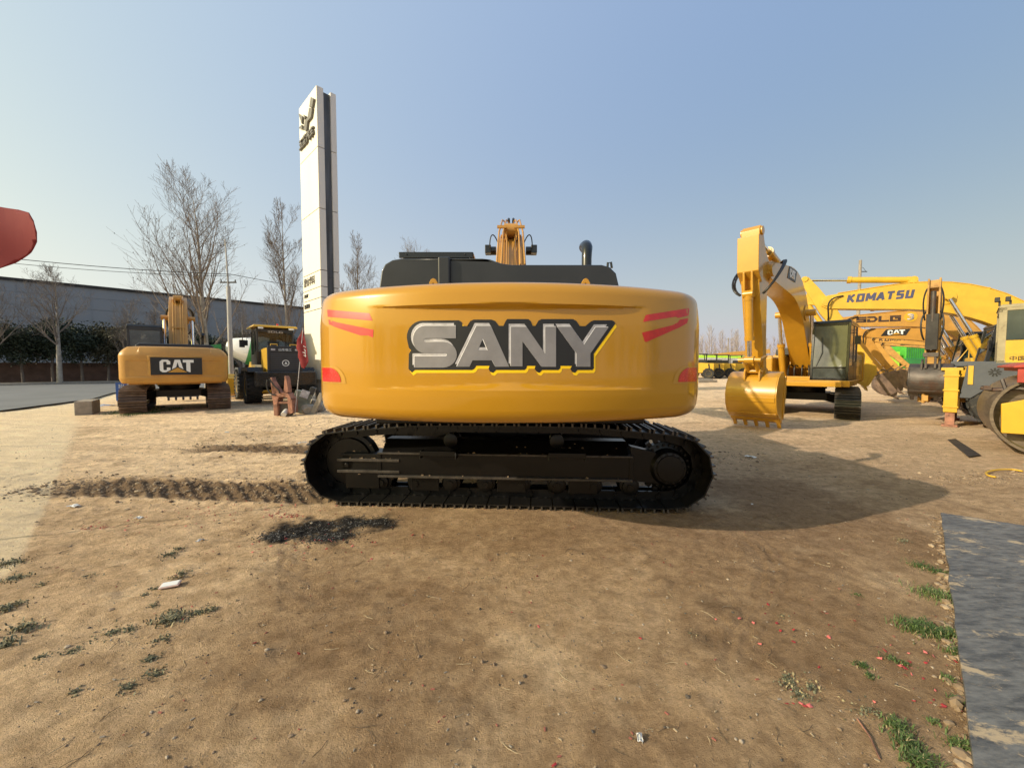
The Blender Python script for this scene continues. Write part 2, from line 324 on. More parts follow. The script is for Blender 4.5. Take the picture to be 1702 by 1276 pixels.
# ------------------------------------------------------------------ excavator pieces
def track_path(L, r, zt):
    a = L/2-r; pts = []
    for i in range(0, 17):
        t = R(-90+i*165/16); pts.append((a+r*math.cos(t), r+r*math.sin(t)))
    for y in (a*.55, a*.3, 0, -a*.3, -a*.55): pts.append((y, zt-(abs(y)/a)**2*.03))
    for i in range(0, 17):
        t = R(105+i*165/16); pts.append((-a+r*math.cos(t), r+r*math.sin(t)))
    return pts
def resample(pts, n):
    P = [Vector((p[0], p[1])) for p in pts]; P.append(P[0])
    d = [0]
    for i in range(1, len(P)): d.append(d[-1]+(P[i]-P[i-1]).length)
    out = []; j = 0
    for k in range(n):
        s = d[-1]*k/n
        while d[j+1] < s: j += 1
        t = (s-d[j])/max(1e-9, d[j+1]-d[j]); out.append(P[j].lerp(P[j+1], t))
    return out, d[-1]/n
def add_track(root, side, gauge, L, r, zt, sw, n, mshoe, mblk, hero=False):
    xc = side*gauge
    P, pitch = resample(track_path(L, r, zt), n)
    sh = MB(); ch = MB()
    for i in range(n):
        p, q = P[i], P[(i+1) % n]; t = (q-p).normalized(); nn = Vector((t.y, -t.x)); mid = (p+q)/2      # outward normal
        rot = Matrix(((1,0,0),(0,t.x,nn.x),(0,t.y,nn.y)))
        L3 = lambda u, v: (xc, mid.x+t.x*u+nn.x*v, mid.y+t.y*u+nn.y*v)
        pl = (q-p).length
        sh.box(L3(0, -.036), (sw, pl*.945, .016), rot)
        sh.m = 1
        for u in (-.40, 0, .40): sh.box(L3(u*pl, -.010), (sw+.004, .020, .042), rot, )
        sh.m = 0
        if hero:
            for u in (-.2, .2): sh.box(L3(u*pl, -.052), (sw*.30, .03, .024), rot)
        for sx in (-.085, .085):
            ch.add([(xc+sx+dx, *(mid+t*u*pl+nn*v)) for dx in (-.02, .02) for u, v in ((-.62,-.05),(.5,-.045),(.62,-.10),(.45,-.15),(-.45,-.15),(-.62,-.12))],
                   [(5,4,3,2,1,0),(6,7,8,9,10,11)]+[(j, (j+1) % 6, 6+(j+1) % 6, 6+j) for j in range(6)])
        c2 = mid+t*.5*pl+nn*-.10
        ch.tube((xc-.125, c2.x, c2.y), (xc+.125, c2.x, c2.y), .028, n=8)
    tr = sh.build('track', [mshoe, M['grouser_rust'] if mshoe is M['shoe_rust'] else M['grouser']], root, smooth=0)
    ch.build('track_chain', mblk, tr, smooth=0)
    # frame
    a = L/2-r; fr = MB(); h0, h1 = .30, .60
    y0, y1 = -a+.42, a-.42
    fr.box((xc, (y0+y1)/2, (h0+h1)/2), (.40, y1-y0, h1-h0))
    o = xc+side*.20
    fr.prism([(xc-side*.14, h1+.14), (xc+side*.05, h1+.14), (o, h1), (xc-side*.20, h1)], 'y', y0+.05, y1-.05)
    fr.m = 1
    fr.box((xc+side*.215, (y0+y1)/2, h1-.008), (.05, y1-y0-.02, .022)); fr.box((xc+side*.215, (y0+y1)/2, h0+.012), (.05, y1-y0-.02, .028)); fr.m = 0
    fr.box((xc+side*.203, y1-.02, (h0+h1)/2), (.02, .05, h1-h0)); fr.box((xc+side*.203, y0+.02, (h0+h1)/2), (.02, .05, h1-h0))
    # yoke that carries the idler, with its two raised slides
    fr.box((xc, a-.22, .44), (.36, .52, .26)); 
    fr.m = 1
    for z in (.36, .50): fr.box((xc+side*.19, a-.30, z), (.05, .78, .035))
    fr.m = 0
    fr.box((xc+side*.16, a-.22, .26), (.08, .42, .22))
    fr.tube((xc+side*.18, a-.02, .43), (xc+side*.195, a-.02, .43), .028, n=10)
    # sprocket housing plate
    fr.prism([(y0+.02, h0), (y0+.02, h1+.1), (-a+.15, r+.18), (-a+.05, r-.2), (y0-.1, h0-.02)], 'x', xc-.16, xc-.02)
    # steps
    for yy in (.75, -.75):
        fr.box((xc+side*.27, yy, h1+.03), (.14, .42, .012)); fr.box((xc+side*.335, yy, h1+.02), (.012, .42, .06))
        for e in (-.21, .21): fr.box((xc+side*.27, yy+e, h1), (.14, .012, .09))
    for yy in (-.95, -.1, .95):       # roller guards
        fr.box((xc+side*.17, yy, .215), (.02, .34, .17))
    F_ = fr.build('track_frame', [mblk, M['edge_wear_highlight']], root, smooth=30, bevel=.008)
    if hero:
        md = MB(); rq = random.Random(9)
        for _ in range(46):
            yy = rq.uniform(y0, y1+.5); zz, xx = rq.choice(((h1+.01, .21),(h1+.07, .13),(h1+.1,.08),(h0+.03,.215),(.52,.19))); s_ = rq.uniform(.006, .024)
            if zz == .52: yy = rq.uniform(a-.6, a)
            md.box((xc+side*xx, yy, zz), (s_, s_*1.6, s_*.7), Quaternion((rq.random(),rq.random(),1), rq.uniform(0,2)).normalized(), tap=.6)
        tag(md.build('dried_mud', M['mud'], F_, smooth=0), kind='stuff')
    idl = MB(); idl.lathe([(r-.30, -.10), (r-.17, -.10), (r-.16, -.065), (r-.11, -.06), (r-.105, .06), (r-.16, .065), (r-.17, .10), (r-.30, .10)], (xc, a, r), (1,0,0), 40)
    idl.tube((xc-.18, a, r), (xc+.18, a, r), .10, n=20); idl.build('idler_wheel', mblk, F_, smooth=30)
    sp = MB()
    sp.lathe([(.12,-.17), (r-.30,-.15), (r-.22,-.07), (r-.17,-.05), (r-.17,.05), (r-.24,.07), (r-.24,.16), (r-.27,.20), (r-.30,.205), (.15,.22), (.05,.225)], (xc, -a, r), (side,0,0), 44)
    for k in range(21):
        th = 2*math.pi*k/21
        sp.box((xc, -a+(r-.15)*math.cos(th), r+(r-.15)*math.sin(th)), (.06, .06, .05), Quaternion((1,0,0), th))
    for k in range(22):
        th = 2*math.pi*k/22; sp.tube((xc+side*.05, -a+(r-.205)*math.cos(th), r+(r-.205)*math.sin(th)), (xc+side*.085, -a+(r-.205)*math.cos(th), r+(r-.205)*math.sin(th)), .016, n=6)
    for k in range(14):
        th = 2*math.pi*k/14; sp.tube((xc+side*.2, -a+(r-.285)*math.cos(th), r+(r-.285)*math.sin(th)), (xc+side*.213, -a+(r-.285)*math.cos(th), r+(r-.285)*math.sin(th)), .013, n=6)
    sp.build('drive_sprocket', mblk, F_, smooth=30)
    nr = 8
    for k in range(nr):
        y = y0+.02+(y1-y0-.04)*k/(nr-1)
        b = MB(); b.lathe([(.06,-.17),(.085,-.165),(.085,-.12),(.115,-.115),(.09,-.06),(.09,.06),(.115,.115),(.085,.12),(.085,.165),(.06,.17)], (xc, y, .215), (1,0,0), 18)
        b.tube((xc-.19, y, .215), (xc+.19, y, .215), .04, n=12); b.build('track_roller', mblk, F_, smooth=30)
    for yy in (-a*.33, a*.33):
        b = MB(); b.lathe([(.04,-.13),(.085,-.125),(.085,-.08),(.07,-.07),(.07,.09),(.085,.10),(.085,.15),(.05,.16)], (xc, yy, zt-.245), (side,0,0), 20)
        b.box((xc-side*.08, yy, zt-.30), (.10, .10, .22)); b.build('carrier_roller', mblk, F_, smooth=30)
    return tr
def undercarriage(root, L=4.4, gauge=1.19, r=.43, zt=.93, sw=.6, n=46, mshoe=None, mblk=None, hero=False):
    mshoe = mshoe or M['shoe']; mblk = mblk or M['black']
    for s in (-1, 1): add_track(root, s, gauge, L, r, zt, sw, n, mshoe, mblk, hero)
    c = MB(); g = gauge
    c.box((0,0,.62), (1.5, 1.5, .26))
    for s in (-1, 1):
        for t in (-1, 1):
            c.add([Vector(v) for v in ((s*.6,t*.15,.49),(s*.6,t*.7,.49),(s*g,t*1.15,.34),(s*g,t*.55,.34),(s*.6,t*.15,.74),(s*.6,t*.7,.74),(s*g,t*1.15,.68),(s*g,t*.55,.68))],
                  [(0,1,2,3),(7,6,5,4),(0,4,5,1),(1,5,6,2),(2,6,7,3),(3,7,4,0)])
    c.build('carbody', mblk, root, bevel=.01)
    s_ = MB(); s_.lathe([(.55,.72),(.62,.74),(.62,.86),(.66,.87),(.66,.93),(.56,.95)], (0,0,0), (0,0,1), 40)
    s_.build('slew_ring', M['steel_dk'], root)

def plan_curve(W, tail, Rr, a, yf, nx=60):
    """counterweight outline seen from above, (x, y) running from the right front round the back to the left front"""
    ya = lambda x: -tail+(Rr-math.sqrt(Rr*Rr-x*x))
    pts = [(W, yf), (W, (yf+ya(W)+a)/2)]
    c = (W, ya(W)+a*.12); p0 = (W, ya(W)+a); p1 = (W-a, ya(W-a))
    for i in range(13):
        t = i/12; pts.append((p0[0]*(1-t)**2+2*c[0]*t*(1-t)+p1[0]*t*t, p0[1]*(1-t)**2+2*c[1]*t*(1-t)+p1[1]*t*t))
    for i in range(1, nx): x = (W-a)*(1-2*i/nx); pts.append((x, ya(x)))
    pts += [(-x, y) for x, y in reversed(pts[:15])]
    return pts
def offset_curve(pts, d):
    n = len(pts); out = []
    for i in range(n):
        a = pts[max(i-1, 0)]; b = pts[min(i+1, n-1)]; t = Vector((b[0]-a[0], b[1]-a[1])).normalized()
        nrm = Vector((-t.y, t.x)) # inward for this direction of travel
        dd = d[i] if isinstance(d, list) else d
        out.append((pts[i][0]+nrm.x*dd*(-1), pts[i][1]+nrm.y*dd*(-1)))
    return out
def counterweight(root, mat, W, tail, Rr, a, yf, z0, z1, rt, rb, inset=None, nz=40, name='counterweight'):
    pts = plan_curve(W, tail, Rr, a, yf); n = len(pts); b = MB(); rings = []
    zs = [(rb*(1-math.sin(R(t)))**1, z0+rb*(1-math.cos(R(t)))) for t in (0, 18, 36, 54, 72, 90)]
    zs += [(0, z0+rb+(z1-rt-z0-rb)*k/nz) for k in range(1, nz)]
    zs += [(rt*(1-math.cos(R(t))), z1-rt+rt*math.sin(R(t))) for t in (0, 15, 30, 45, 60, 75, 90)]
    for d, z in zs:
        ds = [d + (inset(p[0], z) if inset else 0) for p in pts]
        rings.append([(x, y, z) for x, y in offset_curve(pts, ds)])
    vs = [v for r_ in rings for v in r_]; k = len(rings)
    fs = [(i*n+j, i*n+j+1, (i+1)*n+j+1, (i+1)*n+j) for i in range(k-1) for j in range(n-1)]
    fs += [(i*n+n-1, i*n, (i+1)*n, (i+1)*n+n-1) for i in range(k-1)]
    fs += [tuple(range(n-1, -1, -1)), tuple((k-1)*n+j for j in range(n))]
    b.add(vs, fs); o = b.build(name, mat, root, smooth=22)
    return o, pts
def cylinder(root, name, p0, p1, r, frac, mat, eye=True, rod=.55):
    """hydraulic cylinder lying in root space: barrel p0 -> p0+frac, chrome rod on to p1"""
    p0, p1 = Vector(p0), Vector(p1); m = p0.lerp(p1, frac); d = (p1-p0).normalized()
    b = MB(); b.tube(p0, m, r, n=18); b.tube(m-d*r*1.1, m, r*1.18, n=18); b.tube(p0+d*r*.6, p0+d*r*1.6, r*1.1, n=18)
    b.tube(p0+Vector((-r*1.15,0,0)), p0+Vector((r*1.15,0,0)), r*1.05, n=16)
    o = b.build(name, mat, root)
    q = MB(); q.tube(m, p1, r*rod, n=14); q.build('cylinder_rod', M['chrome'], o)
    e = MB(); e.tube(p1+Vector((-r*1.1,0,0)), p1+Vector((r*1.1,0,0)), r*1.05, n=16); e.build('rod_eye', mat, o)
    return o
def side_poly(A, B, tA, tB): pass
def boom_outline(Fp, Bp, Tp, tF, tB, tT, flat=.42):
    """outline in (y, z) of a cranked boom: foot, bend, tip and the depth of the box section at each"""
    Fp, Bp, Tp = (Vector((*p, 0)) for p in (Fp, Bp, Tp))
    c = []; k0 = Bp.lerp(Fp, flat); k1 = Bp.lerp(Tp, flat)
    for i in range(4): t = i/4; c.append((Fp.lerp(k0, t), tF+(tB*.93-tF)*t))
    for i in range(9):
        t = i/8; c.append((k0*(1-t)**2+Bp*2*t*(1-t)+k1*t*t, tB*(.93+.14*math.sin(math.pi*t))))
    for i in range(1, 7): t = i/6; c.append((k1.lerp(Tp, t), tB*.93+(tT-tB*.93)*t))
    up, dn = [], []
    for i, (p, t) in enumerate(c):
        a = c[max(i-1, 0)][0]; b = c[min(i+1, len(c)-1)][0]; d = (b-a).normalized(); n = Vector((-d.y, d.x, 0))
        if n.y < 0 and abs(d.x) > .3: n = -n
        elif abs(d.x) <= .3 and n.x > 0: n = -n
        up.append(p+n*t/2); dn.append(p-n*t/2)
    d = (c[-1][0]-c[-2][0]).normalized(); tip = [Tp+d*tT*.35+ (up[-1]-Tp)*.5, Tp+d*tT*.35+(dn[-1]-Tp)*.5]
    return [(p.x, p.y) for p in up+tip+list(reversed(dn))], [(p[0].x, p[0].y) for p in c], [(p.x, p.y) for p in up]
def bucket_mesh(root, piv, ang, width, size, mat, mtooth, nteeth=5, name='bucket'):
    """bucket hung from piv=(y,z); ang turns it in the boom's plane; size scales it; mouth towards -y at ang 0"""
    ca, sa = math.cos(ang), math.sin(ang)
    T = lambda p: (piv[0]+size*(p[0]*ca-p[1]*sa), piv[1]+size*(p[0]*sa+p[1]*ca))
    back = [(-.30,-.12),(-.12,.02),(.10,-.02),(.32,-.14),(.47,-.36),(.54,-.62),(.50,-.88),(.38,-1.08),(.16,-1.24),(-.10,-1.33)]
    B = [T(p) for p in back]; w = width/2; b = MB()
    inn = []
    for i, p in enumerate(back):
        a_ = Vector(back[max(i-1, 0)]); c_ = Vector(back[min(i+1, len(back)-1)]); d = (c_-a_).normalized(); inn.append(T((p[0]+d.y*.04, p[1]-d.x*.04)))
    b.prism(B+list(reversed(inn)), 'x', -w, w)
    for s in (-1, 1):
        b.prism(B+[T((-.16,-1.1)), T((-.30,-.5))], 'x', s*w, s*(w+.03))
        b.prism([T((-.30,-.14)), T((-.22,-.14)), T((-.08,-1.1)), T((-.14,-1.30)), T((-.22,-1.1)), T((-.36,-.5))], 'x', s*(w+.03), s*(w+.055))
    for z0, z1 in ((5, 6), (7, 8)):       # wear strips across the back
        pa, pb = back[z0], back[z1]; d = (Vector(pb)-Vector(pa)).normalized(); nx = Vector((-d.y, d.x))*-1
        q = [Vector(pa).lerp(Vector(pb), .2), Vector(pa).lerp(Vector(pb), .7)]
        n_ = Vector((-d.y, d.x)); n_ = n_ if n_.x > 0 else -n_
        b.prism([T(q[0]), T(q[1]), T(q[1]+n_*.022), T(q[0]+n_*.022)], 'x', -w, w)
    b.prism([T(p) for p in ((-.10,-1.30),(.06,-1.27),(-.02,-1.36),(-.15,-1.40))], 'x', -w-.03, w+.03)
    for s in (-.17, .17):                 # ears
        b.prism([T(p) for p in ((-.16,.0),(-.14,.16),(-.02,.22),(.12,.14),(.34,.10),(.42,-.02),(.42,-.24),(.30,-.16),(.1,-.04))], 'x', s-.02, s+.02)
    o = b.build(name, mat, root, smooth=25, bevel=.006)
    for k in range(nteeth):
        x = -w+.04+(width-.08)*k/(nteeth-1); t = MB()
        t.prism([T(p) for p in ((.02,-1.24),(.04,-1.31),(-.13,-1.46),(-.20,-1.55),(-.17,-1.42),(-.10,-1.29))], 'x', x-.045, x+.045)
        t.build('bucket_tooth', mtooth, o, bevel=.008)
    return o, T
def cab(root, x0, x1, y0, y1, z0, z1, mframe, mglass, mlow=None, mroof=None, lean=.22):
    """operator's cab: pillars and roof as one frame, panes and door as parts"""
    zc = z0+.55*(z1-z0)*.9; t = .07; b = MB()
    P = lambda y, z: y if z < z0+.4*(z1-z0) else y
    yt1 = y1-lean
    for x in (x0+t/2, x1-t/2):
        b.prism([(y1-t*1.2, z0), (y1, z0), (y1, z0+.4), (yt1, z1-.05), (yt1-t*1.4, z1-.05), (y1-t*1.6, z0+.4)], 'x', x-t/2, x+t/2)
        b.box((x, y0+t, (z0+z1)/2), (t, t*2, z1-z0-.06)); b.box((x, (y0+y1)/2-.15, (z0+z1)/2), (t*.9, t, z1-z0-.08))
        b.box((x, (y0+y1)/2, z0+.04), (t, y1-y0, .10)); b.box((x, (y0+yt1)/2, z1-.07), (t, yt1-y0, .10))
    b.box(((x0+x1)/2, y1-t*.6, z0+.04), (x1-x0, t, .10)); b.box(((x0+x1)/2, yt1-t*.7, z1-.08), (x1-x0, t, .09))
    b.box(((x0+x1)/2, y0+t/2, z1-.10), (x1-x0, t, .14)); b.box(((x0+x1)/2, y0+t/2, z0+.30), (x1-x0-.02, t*.9, .62))
    b.box(((x0+x1)/2, y1-t*.3, z0+.42), (x1-x0, t*.5, .045))
    c = b.build('cab', mframe, root, bevel=.012)
    rf = MB(); rf.box(((x0+x1)/2, (y0+yt1)/2, z1), (x1-x0+.03, yt1-y0+.06, .09), tap=.93); rf.build('roof', mroof or mframe, c, bevel=.02)
    g = MB(); g.add([(x0+t, y1-.02, z0+.44), (x1-t, y1-.02, z0+.44), (x1-t, yt1-.03, z1-.12), (x0+t, yt1-.03, z1-.12)], [(0,1,2,3)]); g.build('windscreen', mglass, c, smooth=0)
    g = MB(); g.add([(x0+t, y1-.018, z0+.08), (x1-t, y1-.018, z0+.08), (x1-t, y1-.018, z0+.40), (x0+t, y1-.018, z0+.40)], [(0,1,2,3)]); g.build('lower_windscreen', mglass, c, smooth=0)
    g = MB(); g.add([(x0+t, y0+.03, z0+.62), (x1-t, y0+.03, z0+.62), (x1-t, y0+.03, z1-.16), (x0+t, y0+.03, z1-.16)], [(0,1,2,3)]); g.build('rear_window', mglass, c, smooth=0)
    ym = (y0+y1)/2-.15
    for x in (x0+.02, x1-.02):
        for ya, yb, zb in ((y0+2*t, ym-t/2, z0+.62), (ym+t/2, y1-t*1.5, z0+.48)):
            g = MB(); yb2 = yb if yb < ym else yb-lean*.75
            g.add([(x, ya, zb), (x, yb, zb), (x, yb2, z1-.12), (x, ya, z1-.12)], [(0,1,2,3)]); g.build('side_window', mglass, c, smooth=0)
        d = MB(); d.box((x, (ym+y1)/2-.04, z0+.27), (.035, y1-ym-.14, .40)); d.box((x, (y0+ym)/2+.03, z0+.34), (.035, ym-y0-.14, .54)); d.build('door_panel', mlow or mframe, c, bevel=.01)
    s = MB(); xm = (x0+x1)/2
    s.box((xm, y0+.75, z0+.45), (.48, .46, .14)); s.box((xm, y0+.50, z0+.80), (.46, .14, .62)); s.box((xm, y0+.50, z0+1.2), (.26, .10, .18))
    s.box((xm-.3, y0+.9, z0+.55), (.14, .3, .10)); s.box((xm+.3, y0+.9, z0+.55), (.14, .3, .10)); s.tube((xm-.3, y0+1.0, z0+.6), (xm-.3, y0+1.03, z0+.82), .015); s.tube((xm+.3, y0+1.0, z0+.6), (xm+.3, y0+1.03, z0+.82), .015)
    s.build('seat', M['char'], c, bevel=.03)
    for x in (x0-.0, x1+.0):
        k = MB(); sx = -1 if x == x0 else 1
        k.path([(x, yt1+.02, z1-.4), (x+sx*.16, yt1+.12, z1-.38), (x+sx*.17, yt1+.14, z1-.5)], .012, 6); k.box((x+sx*.18, yt1+.14, z1-.62), (.14, .04, .26)); 
        if sx < 0: k.build('mirror', M['ink'], c, bevel=.01)
    return c
def front_gear(root, pose, mat, bw=.46, hose=True, bkt=None, mbkt=None, tooth=None, x=0.0, rod_frac=.55, pipes=True, bwid=1.25, bsize=1.0):
    """boom, arm, link and bucket; pose gives (y, z) of F foot, B bend, T arm pivot, A arm tail, K bucket pivot and ang"""
    Fp, Bp, Tp, A, K = pose['F'], pose['B'], pose['T'], pose['A'], pose['K']
    th = pose.get('t', (.42, .80, .42)); ol, mid, top = boom_outline(Fp, Bp, Tp, *th, flat=pose.get('flat', .42)); w = bw/2
    b = MB(); b.prism(ol, 'x', -w, w)
    oo = Vector((0,0,0))
    for s in (-1, 1):       # foot and tip bosses
        b.tube((s*w*.8, *Fp), (s*(w+.07), *Fp), .15, n=20); b.tube((s*w*.8, *Tp), (s*(w+.05), *Tp), .17, n=20)
    mB = mid[pose.get('mi', 5)]
    for s in (-1, 1): b.tube((s*w, *mB), (s*(w+.03), *mB), .26, n=24); b.tube((s*w, *mB), (s*(w+.16), *mB), .10, n=18)
    bo = b.build('boom', mat, root, smooth=20, bevel=.012)
    if pipes:
        p = MB()
        for dx in (-.16, -.08, .08, .16):
            ln = []
            for i in range(1, len(top)-1):
                ln.append(Vector((dx, top[i][0], top[i][1])))
            nn = [Vector((v.x, v.y, v.z)) for v in ln]
            for i, v in enumerate(nn):
                cpt = mid[i+1]; d = Vector((0, top[i+1][0]-cpt[0], top[i+1][1]-cpt[1])).normalized(); nn[i] = v+d*.045
            p.path(nn, .018, 6)
        for i in (3, 7, 11, 15):
            d = Vector((0, top[i][0]-mid[i][0], top[i][1]-mid[i][1])).normalized(); p.box(Vector((0, *top[i]))+d*.04, (.42, .05, .05))
        p.build('hydraulic_pipe', mat, bo)
    Bv = Vector(mB)
    base = pose.get('CB', (Fp[0]+.55, Fp[1]-.55))
    for s in (-1, 1):
        cylinder(root, 'boom_cylinder', (s*(w+.16), *base), (s*(w+.16), *mB), .10, rod_frac, mat)
    # arm
    Av, Kv, Tv = Vector(A), Vector(K), Vector(Tp); d = (Kv-Av).normalized(); n = Vector((-d.y, d.x))
    if (Tv-Av).dot(n) > 0: n = -n          # n points away from the boom side
    L = (Kv-Av).length; s0 = (Tv-Av).dot(d); off = -(Tv-Av).dot(n)
    e = lambda s, h: (Av.x+d.x*s+n.x*h, Av.y+d.y*s+n.y*h)
    ta = pose.get('ta', .16)
    pl = [e(-.14, .02), e(-.05, .15), e(.25, .20), e(s0+.3, .30), e(L*.78, .16), e(L, .14), e(L+.13, 0), e(L+.02, -.13), e(L*.8, -.13), e(s0+.55, -.20-off*.3), e(s0+.18, -off-.18), e(s0-.06, -off-.20), e(s0-.22, -off-.10), e(s0*.45, -.16-off*.3), e(.0, -.14)]
    a = MB(); wa = w*.72; a.prism(pl, 'x', -wa, wa); a.tube((-w*.9, *Tp), (w*.9, *Tp), .15, n=18)
    for q in (A, K): a.tube((-wa-.04, *q), (wa+.04, *q), .11, n=18)
    ar = a.build('arm', mat, root, smooth=20, bevel=.012)
    # arm cylinder on top of the boom
    ci = pose.get('ci', 7); c0 = top[ci]; dd = Vector((c0[0]-mid[ci][0], c0[1]-mid[ci][1])).normalized()
    q = MB(); cc = (c0[0]+dd.x*.16, c0[1]+dd.y*.16)
    for s in (-.10, .10): q.prism([(c0[0]-.22, c0[1]-.1), (c0[0]+.25, c0[1]-.1), (cc[0]+.07, cc[1]+.08), (cc[0]-.07, cc[1]+.08)], 'x', s-.02, s+.02)
    q.build('cylinder_bracket', mat, bo)
    cylinder(root, 'arm_cylinder', (0, *cc), (0, *A), .12, pose.get('af', .62), mat)
    # bucket cylinder along the outer face of the arm
    g0 = e(s0*.55+.15, .42)
    if pose.get('blk'):       # deep welded head above the bucket cylinder
        q = MB(); q.prism([e(.12, .10), e(.10, .34), e(.95, .46), e(1.25, .22), e(1.2, .1)], 'x', -wa-.035, wa+.035)
        for s in (-.09, .09): q.prism([e(.9, .2), e(.95, .46), e(1.5, .50), e(1.58, .42), e(1.6, .2)], 'x', s-.025, s+.025)
        q.build('arm_head', mat, ar, bevel=.012); g0 = e(1.5, .44)
    else:
        pass
    q = MB()
    if not pose.get('blk'):
      for s in (-.09, .09): q.prism([e(s0*.5-.15, .18), e(s0*.5+.55, .22), e(s0*.55+.22, .50), e(s0*.55+.08, .50)], 'x', s-.02, s+.02)
    if not pose.get('blk'): q.build('cylinder_bracket', mat, ar)
    lk = pose.get('LK', None) or e(L-.42, .52)
    cylinder(root, 'bucket_cylinder', (0, *g0), (0, *lk), .095, pose.get('bf', .62), mat)
    piv2 = e(L-.42, .05)
    bk, T = bucket_mesh(root, K, pose['ang'], bwid, bsize, mbkt or mat, tooth or mbkt or mat)
    ear = T((.27, .02))
    l = MB()
    for s in (-.22, .22): l.path([(s, *piv2), (s, *lk)], .05, 6); 
    for s in (-.12, .12): l.path([(s, *lk), (s, *ear)], .06, 6)
    l.tube((-.26, *lk), (.26, *lk), .06, n=14); l.tube((-.21, *ear), (.21, *ear), .055, n=14)
    l.build('bucket_link', mat, root, bevel=.004)
    if hose:
        tp1 = Vector((0, *top[-3])); a1 = Vector((0, *e(s0*.5, .12)))
        for s in (-1, 1):
            up = Vector((0, (Av-Tv).x*.3, (Av-Tv).y*.3))
            for k, dx in enumerate((.0, .07)):
                h = MB(); st = Vector((s*(w-.05+dx*.3), top[-4][0], top[-4][1])); en = Vector((s*(wa+.05), *e(s0+.55, .16+dx)))
                out = Vector((s*.28, n.x*.15, n.y*.15))
                h.path(bez(st, st+out*(1.0+dx*3)+Vector((0, d.x*-.3, d.y*-.3)), en+out*(1.3+dx*2)+Vector((0, -d.x*.3, -d.y*.3)), en, 14), .026, 8)
                h.build('hydraulic_hose', M['hose'], ar)
    return bo, ar, bk, mid, top, e
def upper_body(root, mat, mhood, W=1.42, tail=2.85, z0=1.05, z1=2.2, yf=-2.0, low=True):
    d = MB(); d.box((0, .05, z0+.04), (2*W-.2, 3.9, .16)); d.box((0,0,z0-.06), (1.3, 1.6, .1)); d.build('deck', mat, root, bevel=.02)
    for s, nm in ((1, 'side_panel'), (-1, 'side_panel')):
        h = MB(); x = s*(W-.36)
        h.box((x, -1.05, (z0+z1)/2-.02), (.68, 1.9, z1-z0-.2)); h.build(nm, mat, root, bevel=.05)
        g = MB(); xo = x+s*.345
        for k in range(7): g.box((xo, -1.35, z0+.35+k*.075), (.016, .62, .03))
        g.build('vent_grille', M['ink'], root)
        g = MB(); g.box((xo, -.62, (z0+z1)/2), (.012, .62, .62)); g.box((xo, -1.35, z0+.56), (.008, .72, .68)); g.tube((xo, -.4, (z0+z1)/2), (xo+s*.02, -.4, (z0+z1)/2), .03); g.build('access_door', mat, root, bevel=.006)
    t = MB(); t.box((W-.40, .75, z0+.52), (.72, 1.5, .82)); t.box((W-.40, 1.6, z0+.28), (.62, .35, .4)); t.build('fuel_tank', mat, root, bevel=.05)
    r = MB()
    for yy in (.1, .9, 1.4): r.tube((W-.1, yy, z0+.9), (W-.1, yy, z0+1.35), .018, n=8)
    r.path([(W-.1, .1, z0+1.35), (W-.1, 1.4, z0+1.35), (W-.12, 1.75, z0+.7)], .018, 8); r.build('handrail', mat, root)
    h = MB(); h.prism([(-W+.3, z1-.1), (-W+.32, z1+.12), (-W+.42, z1+.19), (W-.42, z1+.19), (W-.32, z1+.12), (W-.3, z1-.1)], 'y', yf+.02, yf+1.25); h.build('engine_hood', mhood, root, bevel=.03)
    e = MB(); e.path(bez((W-.65, yf+.7, z1), (W-.65, yf+.7, z1+.5), (W-.65, yf+.7, z1+.55), (W-.62, yf+.55, z1+.62), 8), .055, 14); e.build('exhaust_pipe', M['blk_gloss'], root)
# ------------------------------------------------------------------ lettering made of polygons
LET = {
 'C': [(.15,0),(.47,0),(.62,.15),(.62,.38),(.41,.38),(.41,.2),(.37,.17),(.25,.17),(.21,.2),(.21,.8),(.25,.83),(.37,.83),(.41,.8),(.41,.62),(.62,.62),(.62,.85),(.47,1),(.15,1),(0,.85),(0,.15)],
 'A': [(.64,0),(.88,1),(1.20,1),(1.44,0),(1.22,0),(1.04,.80),(.86,0)],
 'T': [(1.36,1),(2.02,1),(2.02,.78),(1.81,.78),(1.81,0),(1.56,0),(1.56,.78),(1.36,.78)]}
def poly_decal(name, polys, M4, sc, d0, d1, mat, parent, off=(0,0)):
    b = MB(); b.T = M4
    for p in polys: b.prism([((x+off[0])*sc[0], (y+off[1])*sc[1]) for x, y in p], 'z', d0, d1)
    return b.build(name, mat, parent, smooth=0)
def cat_badge(parent, M4, w, h, flag=False):
    """black board with white letters and a yellow triangle; M4 origin is its centre"""
    if flag: bd = [(-w/2-.1*w, -h/2), (w/2-.12*w, -h/2), (w/2+.04*w, h/2), (-w/2+.1*w, h/2)]
    else: bd = [(-w/2,-h/2),(w/2,-h/2),(w/2,h/2),(-w/2,h/2)]
    b = poly_decal('letter_board', [bd], M4, (1,1), -.06 if not flag else -.003, .004, M['ink'], parent)
    s = (w*.66/2.02, h*.72); o = (-1.01, -.48)
    sub = [poly_decal('lettering', [LET['C'], LET['A'], LET['T']], M4, s, .004, .009, M['white'], b, o),
           poly_decal('triangle_outline', [[(.30,-.03),(1.78,-.03),(1.04,.46)]], M4, s, .006, .011, M['ink'], b, o),
           poly_decal('triangle', [[(.46,-.01),(1.62,-.01),(1.04,.37)]], M4, s, .008, .013, M['yel_new'], b, o)]
    return b
